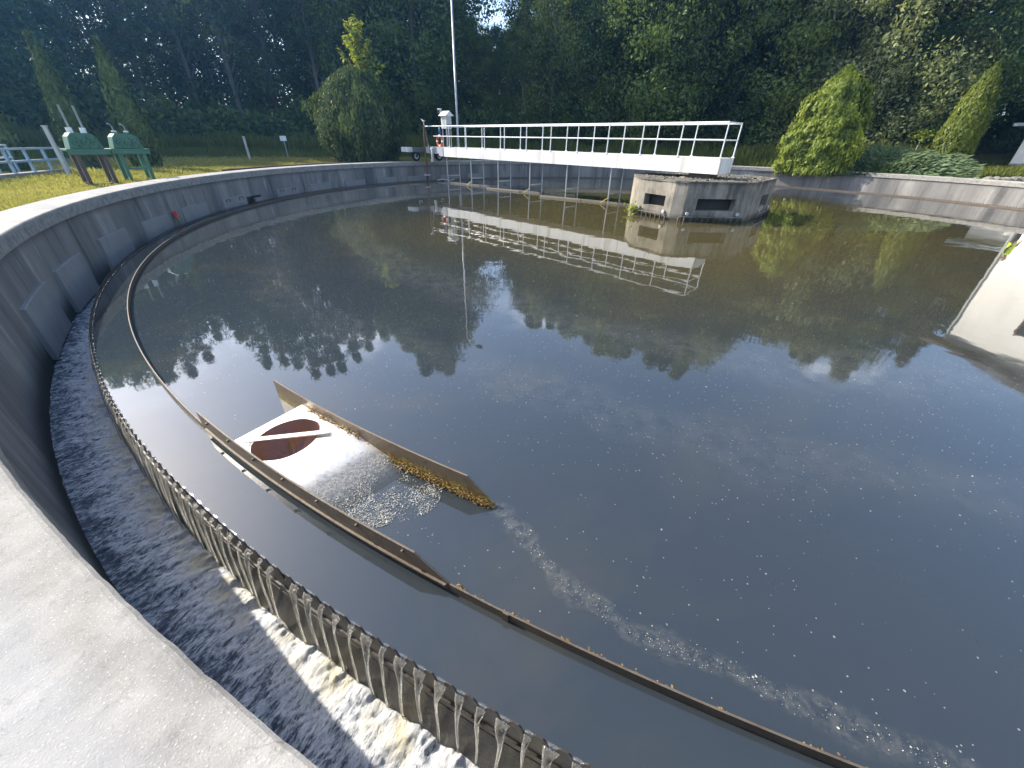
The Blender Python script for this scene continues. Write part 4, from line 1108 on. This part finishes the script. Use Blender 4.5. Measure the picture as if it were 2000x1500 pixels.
def cedar(px, pytop, pxb, D, H, Rc, label, seed, n=16000, prof=flame, mat='cedar_shaded', plume=.12):
    p = at(pxb, 300, D); z = gh(p.x, p.y) - .1
    top = at(px, pytop, D).z
    shrub("columnar_cedar", label, "cedar", p, z, top - z, Rc, n, .085, mat, prof, seed, .14, inner=.72, updir=1.4, aspect=.35, group=None, plume=plume)
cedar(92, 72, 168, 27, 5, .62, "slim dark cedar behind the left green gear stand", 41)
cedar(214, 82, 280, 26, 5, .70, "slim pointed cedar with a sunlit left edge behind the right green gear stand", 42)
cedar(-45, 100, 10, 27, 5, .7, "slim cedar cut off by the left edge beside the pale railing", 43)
cedar(1925, 128, 1855, 36.5, 5, .92, "narrow upright sunlit cedar beside the small white house", 44, 26000, colm, 'cedar')
p = at(1596, 300, 35.0); top = at(1632, 135, 35.0).z
shrub("arborvitae_bush", "large sunlit yellow green arborvitae bush right of the bridge", "bush", p, .75, top - .75, 2.45, 46000, .10, 'arbor', lambda t: np.clip(1 - t ** 1.7, .02, 1) ** .75 * np.clip(.8 + t * .6, 0, 1), 6, .55, updir=1.0, inner=.6, plume=.25)
p = at(1735, 310, 35.3)
def juniper():
    o = empty("spreading_juniper", "low spreading blue green juniper between arborvitae and narrow cedar", "bush", (p.x, p.y, .75))
    r = np.random.default_rng(8); n = 34000
    d1 = Vector((EYE.y - p.y, -(EYE.x - p.x))).normalized()   # across the view
    u = np.clip(r.normal(0, .5, n), -1.2, 1.2); w = np.clip(r.normal(0, .5, n), -1.1, 1.1)
    hmax = 1.55 * np.clip(1 - (u * .82 + .18) ** 2 * .75, .1, 1) * np.clip(1 - w * w * .7, .1, 1) * (.6 + .8 * fbm2(u * 3 + 9, w * 3 + 5, 4, 4))
    z = hmax * (.35 + .65 * r.random(n) ** .5)
    x = d1.x * u * 3.3 - d1.y * w * 1.8; y = d1.y * u * 3.3 + d1.x * w * 1.8
    C = np.stack([x, y, z], -1)
    dirv = np.stack([x, y, np.full(n, .6)], -1) + r.normal(0, .5, (n, 3)); dirv /= np.linalg.norm(dirv, axis=1, keepdims=True)
    nr = np.cross(dirv, r.normal(0, 1, (n, 3))); nr /= np.linalg.norm(nr, axis=1, keepdims=True); bb = np.cross(nr, dirv); s = (.10 * r.lognormal(0, .3, n))[:, None]
    V = np.stack([C - dirv * s, C + bb * s * .28, C + dirv * s * 1.5, C - bb * s * .28], 1).reshape(-1, 3)
    link("foliage", np_mesh("foliage", V, np.arange(4 * n).reshape(-1, 4), M['juni']), o)
    m = MB()
    for q in range(8):
        a = q * .8; m.tube([(0, 0, -.1), (.8 * math.cos(a), .5 * math.sin(a), .4), (2 * math.cos(a), 1.2 * math.sin(a), .7)], [.06, .04, .015], 5)
    m.build("stems", M['bark'], o)
juniper()

# lawn and meadow
def blades(name, x, y, h, w, mat, lean, label, seed):
    r = np.random.default_rng(seed); n = len(x); z = gz(x, y); a = r.uniform(0, 2 * np.pi, n); l = lean * h * r.random(n); b = r.uniform(0, 2 * np.pi, n)
    dx = np.cos(a) * w; dy = np.sin(a) * w
    V = np.zeros((n, 4, 3)); zz = z - .02
    V[:, 0] = np.stack([x - dx, y - dy, zz], -1); V[:, 1] = np.stack([x + dx, y + dy, zz], -1)
    mx = x + np.cos(b) * l * .4; my = y + np.sin(b) * l * .4
    V[:, 2] = np.stack([mx + dx * .7 + np.cos(b) * l * .6, my + dy * .7 + np.sin(b) * l * .6, z + h * .97], -1)
    V[:, 3] = np.stack([mx - dx * .5 + np.cos(b) * l * .6, my - dy * .5 + np.sin(b) * l * .6, z + h], -1)
    o = link(name, np_mesh(name, V.reshape(-1, 3), np.arange(4 * n).reshape(n, 4), mat)); tag(o, kind='stuff', label=label)
def lawn():
    r = np.random.default_rng(17); n = 130000
    az = np.radians(r.uniform(108, 216, n)); rr = 17.95 + r.gamma(1.5, 3.2, n); x = rr * np.cos(az); y = rr * np.sin(az)
    d = fbm2(x * .5 + 60, y * .5 + 60, 21, 4)
    h = .05 + .16 * np.clip(d - .3, 0, 1) * r.lognormal(0, .45, n)
    blades("lawn_grass", x, y, h, .006 + .004 * np.sqrt(rr - 17.5), M['grass'], .6, "dry yellow green lawn grass outside the tank's left rim", 18)
    n = 80000
    az = np.radians(r.uniform(28, 152, n)); D = 37 + r.beta(1.3, 1.6, n) * 13; x = EYE.x + D * np.cos(az); y = EYE.y + D * np.sin(az)
    d = fbm2(x * .35 + 90, y * .35 + 90, 23, 4); ok = np.hypot(x, y) > 18.4
    lft = np.degrees(az) > 107
    h = (.5 + 1.5 * d) * r.uniform(.45, 1.15, n) * np.where(np.degrees(az) < 47, .35, 1) * np.where(lft & (D < 41), .4, .9) * np.clip((D - 33) / 8, .35, 1)
    x, y, h = x[ok], y[ok], h[ok]
    blades("meadow_weeds", x, y, h, .022, M['weed'], .45, "tall green meadow weeds in front of the forest", 24)
    # grass heads
lawn()

# ------------------------------------------------------------------ yard furniture
def pole_lamp():
    b = at(896, 300, 34.2); o = empty("street_lamp", "tall thin grey lamp pole rising behind the bridge", "street lamp", (b.x, b.y, gh(b.x, b.y)))
    H = 13.2
    MB().tube([(0, 0, 0), (0, 0, 1.2), (0, 0, 1.25), (0, 0, H)], [.11, .11, .085, .045], 12).build("pole", M['galv'], o, smooth=True)
    d = Vector((.9, -.5, 0)).normalized()
    MB().tube([(0, 0, H - .05), (d.x * .3, d.y * .3, H + .25), (d.x * 1.1, d.y * 1.1, H + .4)], .035, 8).build("arm", M['galv'], o)
    MB().box((d.x * 1.4, d.y * 1.4, H + .4), (.75, .28, .13), rz=math.atan2(d.y, d.x)).build("lamp_head", M['cabgrey'], o, bevel=.03)
    MB().box((d.x * 1.4, d.y * 1.4, H + .325), (.5, .2, .03), rz=math.atan2(d.y, d.x)).build("lamp_glass", M['glass'], o)
pole_lamp()

def gear(px, py, D, legmat, label, tall, rz):
    b = at(px, py, D); z = .82; o = empty("gear_stand", label, "gear stand", (b.x, b.y, z), rz)
    zt = .93
    MB().box((0, 0, zt), (.98, .50, .06)).build("platform", M['green'], o, bevel=.008)
    MB().box((0, -.23, zt - .07), (.94, .05, .09)).build("front_beam", M['green'], o)
    MB().box((0, .23, zt - .07), (.94, .05, .09)).build("rear_beam", M['green'], o)
    m = MB(); m.extrude([(-.38, -.2, zt + .03), (.38, -.2, zt + .03), (.31, -.2, zt + .33), (.2, -.2, zt + .42), (-.22, -.2, zt + .42), (-.31, -.2, zt + .33)], (0, .40, 0)); m.build("gear_housing", M['green'], o, bevel=.012)
    for s in (-.19, .01, .20):
        MB().tube([(s, -.19, zt + .2), (s, -.25, zt + .2)], .075, 14).build("gear_cover", M['green'], o)
        MB().tube([(s, -.25, zt + .2), (s, -.28, zt + .2)], .022, 8).build("shaft_end", M['dark'], o)
    for s in (-.22, .0, .2): MB().box((s + .09, -.212, zt + .19), (.025, .03, .30)).build("housing_rib", M['green'], o)
    for sx in (-.30, .30):
        for sy in (-.19, .19):
            MB().box((sx, sy, (zt - .1) / 2 - .1), (.09, .07, zt + .05)).build("leg", M[legmat], o)
        MB().box((sx, 0, .10), (.05, .38, .05)).build("leg_brace", M[legmat], o)
    MB().box((0, -.19, .42 if not tall else .04), (.6, .05, .06)).build("cross_beam", M['green'], o)
    for s in (-.15, .15):
        if tall:
            MB().tube([(s, 0, zt + .40), (s, 0, zt + .55)], .07, 10).build("spindle_cap", M['rail'], o)
            MB().tube([(s + .05, .1, zt + .3), (s + .05, .1, zt + 1.08)], .028, 8).build("spindle_tube", M['spindle'], o)
        else:
            MB().tube([(s, 0, zt + .40), (s, 0, zt + .60), (s - .04, 0, zt + .67), (s - .09, 0, zt + .67)], .018, 8).build("hooked_spindle", M['spindle'], o)
            MB().tube([(s, 0, zt + .46), (s, 0, zt + .50)], .06, 10).build("spindle_cap", M['rail'], o)
    return o
g1 = at(198, 351, 18.2); 
gear(196, 352, 18.3, 'brown', "left green gear stand with two tall spindle tubes and brown legs", True, R(60))
gear(272, 344, 18.9, 'green', "right green gear stand with short hooked spindles and green legs", False, R(58))

def railing():
    a = at(-60, 345, 21); b = at(128, 318, 24.5); o = empty("yard_railing", "pale blue low railing on the lawn at the left edge", "railing", (a.x, a.y, gh(a.x, a.y)))
    d = Vector((b.x - a.x, b.y - a.y, 0)); L = d.length; d.normalize(); ang = math.atan2(d.y, d.x)
    for k in range(6): MB().box(tuple(d * (L * k / 5) + Vector((0, 0, .42))), (.07, .07, .95), rz=ang).build("post", M['paleblue'], o)
    for z in (.86, .50): MB().box(tuple(d * (L / 2) + Vector((0, 0, z))), (L, .09, .06), rz=ang).build("rail", M['paleblue'], o)
    MB().box(tuple(d * (L / 2) + Vector((0, 0, .06))), (L, .3, .22), rz=ang).build("base_kerb", M['coping'], o)
    side = Vector((-d.y, d.x, 0)) * 1.6
    o2 = empty("rear_railing", "second pale railing with light top bar behind the first at the left edge", "railing", (a.x + side.x, a.y + side.y, gh(a.x + side.x, a.y + side.y)))
    for k in range(6): MB().box(tuple(d * (L * k / 5) + Vector((0, 0, .45))), (.06, .06, 1.0), rz=ang).build("post", M['paleblue'], o2)
    for z in (.95, .55): MB().box(tuple(d * (L / 2) + Vector((0, 0, z))), (L, .1, .05), rz=ang).build("rail", M['rail'], o2)
railing()
def post(px, py, D, h, w, name, label, cat, mat, plate=None):
    b = at(px, py, D); o = empty(name, label, cat, (b.x, b.y, gh(b.x, b.y) - .05))
    MB().box((0, 0, h / 2), (w, w, h), rz=.4).build("post", M[mat], o, bevel=.006)
    if plate: MB().box((0, -.05, h - plate[1] / 2), (plate[0], .02, plate[1]), rz=.15).build("plate", M['rail'], o)
    else: MB().box((0, 0, h + .02), (w * 1.3, w * 1.3, .04), rz=.4).build("cap", M[mat], o)
    return o
post(127, 325, 22, 1.55, .10, "marker_post", "pale grey square post between railing and left gear stand", "post", 'hub')
post(486, 303, 34, 1.35, .12, "wooden_post", "short pale wooden post on the grass left of the yew bush", "post", 'hub')
post(561, 300, 36.5, 1.45, .05, "small_sign", "small white square sign on a thin stake in the meadow", "sign", 'galv', (.42, .30))
def stake():
    b = at(1785, 300, 38.5); o = empty("staked_sapling", "tiny sapling tied to a thin grey stake behind the juniper", "sapling", (b.x, b.y, gh(b.x, b.y)))
    MB().tube([(0, 0, 0), (0, 0, 2.1)], .025, 6).build("stake", M['galv'], o)
    r = np.random.default_rng(2); C = np.array([0, 0, 2.1]) + r.normal(0, .26, (260, 3)) * np.array([1, 1, .6])
    link("foliage", leafcloud("foliage", C, np.tile([0, 0, 1.], (260, 1)), .07, M['arbor'], .3, .6, 4), o)
stake()
# low rusty kerb behind the coping on the left
MB().sweep([(18.3, .75), (18.3, 1.045), (18.36, 1.05), (18.36, .75)], 152, 176, 30).build("rusty_kerb", M['redbrown'])
tag(bpy.data.objects["rusty_kerb"], "low red brown kerb running behind the left rim of the tank", "kerb")
# rocks at right
for i in range(9):
    b = at(1935 + i * 12, 345, 34.0 + .35 * i); bm = bmesh.new(); bmesh.ops.create_icosphere(bm, subdivisions=2, radius=.22 + .1 * random.random())
    for v in bm.verts:
        v.co *= 1 + .28 * mnoise.noise(v.co * 3.5 + Vector((i * 7, 0, 0))); v.co.z *= .75
    me = bpy.data.meshes.new("edging_rock"); bm.to_mesh(me); bm.free(); me.materials.append(M['rock'])
    o = link("edging_rock", me); o.location = (b.x, b.y, gh(b.x, b.y) + .1); tag(o, "pale rounded rock edging the bed in front of the small white house", "rock", "edging rocks in front of the small white house")

# ------------------------------------------------------------------ buildings on the right
def small_house():
    c = at(1968, 325, 47); o = empty("small_house", "small white house with blue grey flat roof at the right edge", "house", (c.x, c.y, gh(c.x, c.y)), R(-70))
    H = at(1985, 248, 47).z - gh(c.x, c.y)
    MB().box((4.0, 3.0, H / 2), (8, 6, H)).build("wall", M['house'], o)
    MB().box((4.0, 3.0, H + .12), (9.4, 7.4, .20)).build("roof", M['roof'], o, bevel=.03)
    MB().box((4.0, 3.0, H - .06), (8.5, 6.5, .10)).build("soffit", M['cabgrey'], o)
    MB().box((4.0, -.01, .12), (8.02, .06, .34)).build("plinth", M['cabgrey'], o)
    w = MB().box((4.4, -.02, H * .55), (1.2, .06, 1.0)).build("window", M['glass'], o)
    MB().box((4.4, -.04, H * .55 - .53), (1.35, .10, .06)).build("sill", M['cabgrey'], w)
small_house()
def big_house():
    o = empty("white_building", "tall white rendered building with dark eaves beside the tank's right rim", "building", (19.9, 6.1, .75))
    H = 7.0
    MB().box((6, -9, H / 2), (12, 18, H)).build("wall", M['house'], o)
    MB().box((6, -9, H + .10), (13.6, 19.6, .20)).build("eaves", M['eave'], o)
    m = MB(); m.add([(-.8, .8, H + .2), (12.8, .8, H + .2), (12.8, -18.8, H + .2), (-.8, -18.8, H + .2), (6, -5, H + 3.2), (6, -13, H + 3.2)], [(0, 1, 4), (1, 2, 5, 4), (2, 3, 5), (3, 0, 4, 5), (0, 3, 2, 1)])
    m.build("roof", M['eave'], o)
    MB().box((-.015, -9, H - .22), (.05, 18.02, .44)).build("eave_shade_strip", M['cabgrey'], o)  # grey strip put in for the shade below the eaves
    MB().tube([(-.08, .02, .1), (-.08, .02, H - .1)], .06, 8).build("downpipe", M['galv'], o)
    for y in (-3.4, -8, -12.6):
        w = MB().box((-.02, y, 4.4), (.08, 1.1, 1.7)).build("window", M['door'], o)
        MB().box((-.065, y, 4.4), (.02, .9, 1.5)).build("pane", M['glass'], w)
    d = MB().box((-.02, -5.6, 1.05), (.08, 1.0, 2.1)).build("door", M['door'], o)
    MB().tube([(-.1, -5.25, 1.05), (-.1, -5.12, 1.05)], .02, 6).build("handle", M['galv'], d)
big_house()

# ------------------------------------------------------------------ person by the right rim (seen mirrored in the water)
def person():
    x, y = 18.45, 4.75; o = empty("person", "person in yellow high visibility vest and dark trousers standing at the right rim", "person", (x, y, .76), R(200))
    joints = [(0, 0, .93), (0, 0, 1.12), (0, 0, 1.38), (0, .0, 1.52), (0, .01, 1.60),
              (.09, 0, .88), (.10, .01, .48), (.105, -.01, .09), (.11, .15, .03), (-.09, 0, .88), (-.10, .02, .48), (-.105, -.01, .09), (-.11, .14, .03),
              (.19, 0, 1.43), (.26, .0, 1.16), (.25, .12, .94), (-.19, 0, 1.43), (-.27, .0, 1.16), (-.24, .14, .95)]
    edges = [(0, 1), (1, 2), (2, 3), (3, 4), (0, 5), (5, 6), (6, 7), (7, 8), (0, 9), (9, 10), (10, 11), (11, 12), (2, 13), (13, 14), (14, 15), (2, 16), (16, 17), (17, 18)]
    rad = [(.15, .11), (.145, .105), (.165, .11), (.06, .06), (.055, .055), (.095, .09), (.065, .065), (.045, .05), (.04, .035), (.095, .09), (.065, .065), (.045, .05), (.04, .035),
           (.06, .06), (.046, .046), (.032, .032), (.06, .06), (.046, .046), (.032, .032)]
    me = bpy.data.meshes.new("body"); me.from_pydata(joints, edges, []); b = link("body", me, o); me.materials.append(M['navy'])
    md = b.modifiers.new("skin", 'SKIN'); md.use_smooth_shade = True
    for i, s in enumerate(me.skin_vertices[0].data): s.radius = rad[i]; s.use_root = (i == 0)
    ss = b.modifiers.new("sub", 'SUBSURF'); ss.levels = 1; ss.render_levels = 1
    bm = bmesh.new(); bmesh.ops.create_uvsphere(bm, u_segments=20, v_segments=14, radius=1)
    for v in bm.verts:
        z = v.co.z; v.co.x *= .078 * (1 - .12 * max(0, -z)); v.co.y *= .098; v.co.z *= .122
        if v.co.y > .07 and abs(v.co.x) < .02 and -.03 < v.co.z < .02: v.co.y += .02
    me = bpy.data.meshes.new("head"); bm.to_mesh(me); bm.free(); me.materials.append(M['skin']); h = link("head", me, o); h.location = (0, .015, 1.68)
    for p_ in me.polygons: p_.use_smooth = True
    for s in (-1, 1):
        MB().box((s * .03, .092, .012), (.02, .012, .012)).build("eye", M['hair'], h)
        MB().box((s * .079, 0, -.005), (.014, .035, .055)).build("ear", M['skin'], h, bevel=.004)
    MB().box((0, .09, -.055), (.045, .012, .01)).build("mouth", M['door'], h)
    bm = bmesh.new(); bmesh.ops.create_uvsphere(bm, u_segments=20, v_segments=12, radius=1)
    for v in list(bm.verts):
        if v.co.z < -.1 + (.35 if v.co.y > .2 else 0): bm.verts.remove(v)
    for v in bm.verts: v.co.x *= .086; v.co.y *= .108; v.co.z *= .13
    me = bpy.data.meshes.new("hair"); bm.to_mesh(me); bm.free(); me.materials.append(M['hair']); hh = link("hair", me, h)
    v = MB(); prof = [(.185, .135, .92), (.18, .132, 1.1), (.205, .14, 1.3), (.215, .135, 1.42), (.13, .10, 1.50)]; vv = []; ff = []; k = 20
    for a_, b_, z in prof:
        for i in range(k):
            t = 2 * math.pi * i / k; vv.append((a_ * math.cos(t), b_ * math.sin(t), z))
    for q in range(len(prof) - 1):
        for i in range(k): ff.append((q * k + i, q * k + (i + 1) % k, (q + 1) * k + (i + 1) % k, (q + 1) * k + i))
    v.add(vv, ff).build("vest", M['hivis'], o, smooth=True)
    for s in (-1, 1):
        m = MB(); m.tube([(s * .245, .10, .94), (s * .24, .15, .87)], [.034, .038], 8); 
        for q in range(4): m.tube([(s * (.222 + .014 * q), .15, .875), (s * (.222 + .014 * q), .175, .82), (s * (.222 + .014 * q), .17, .775 + .006 * abs(q - 1.5))], [.0085, .008, .006], 6)
        m.tube([(s * .215, .145, .90), (s * .195, .175, .865), (s * .192, .185, .835)], [.011, .009, .007], 6)
        m.build("hand", M['skin'], o)
person()

# weed growing at the pillar's left corner
wp = empty("water_weed", "small yellow green leafy weed growing at the pillar's left corner", "weed", (-2.38, -.30, .02))
r_ = np.random.default_rng(6); C = r_.normal(0, 1, (90, 3)) * np.array([.14, .14, .10]) + np.array([0, 0, .16])
link("foliage", leafcloud("foliage", C, np.tile([0, 0, 1.], (90, 1)), .06, M['leafY'], .3, .6, 3), wp)
m = MB()
for q in range(6): m.tube([(0, 0, -.02), (.1 * math.cos(q), .1 * math.sin(q), .2)], .006, 4)
m.build("stems", M['leafY'], wp)

# ------------------------------------------------------------------ blue scatter volume added for lens haze
hz = bpy.data.materials.new("lens_glare_scatter"); hz.use_nodes = True; hz.node_tree.nodes.clear()
ho = hz.node_tree.nodes.new("ShaderNodeOutputMaterial"); hv = hz.node_tree.nodes.new("ShaderNodeVolumePrincipled")
hv.inputs['Color'].default_value = (.18, .48, 1, 1); hv.inputs['Density'].default_value = .0010; hv.inputs['Anisotropy'].default_value = .7
hz.node_tree.links.new(hv.outputs[0], ho.inputs['Volume'])
tag(MB().box((0, 0, 23.5), (700, 700, 51)).build("glare", hz), kind='stuff')
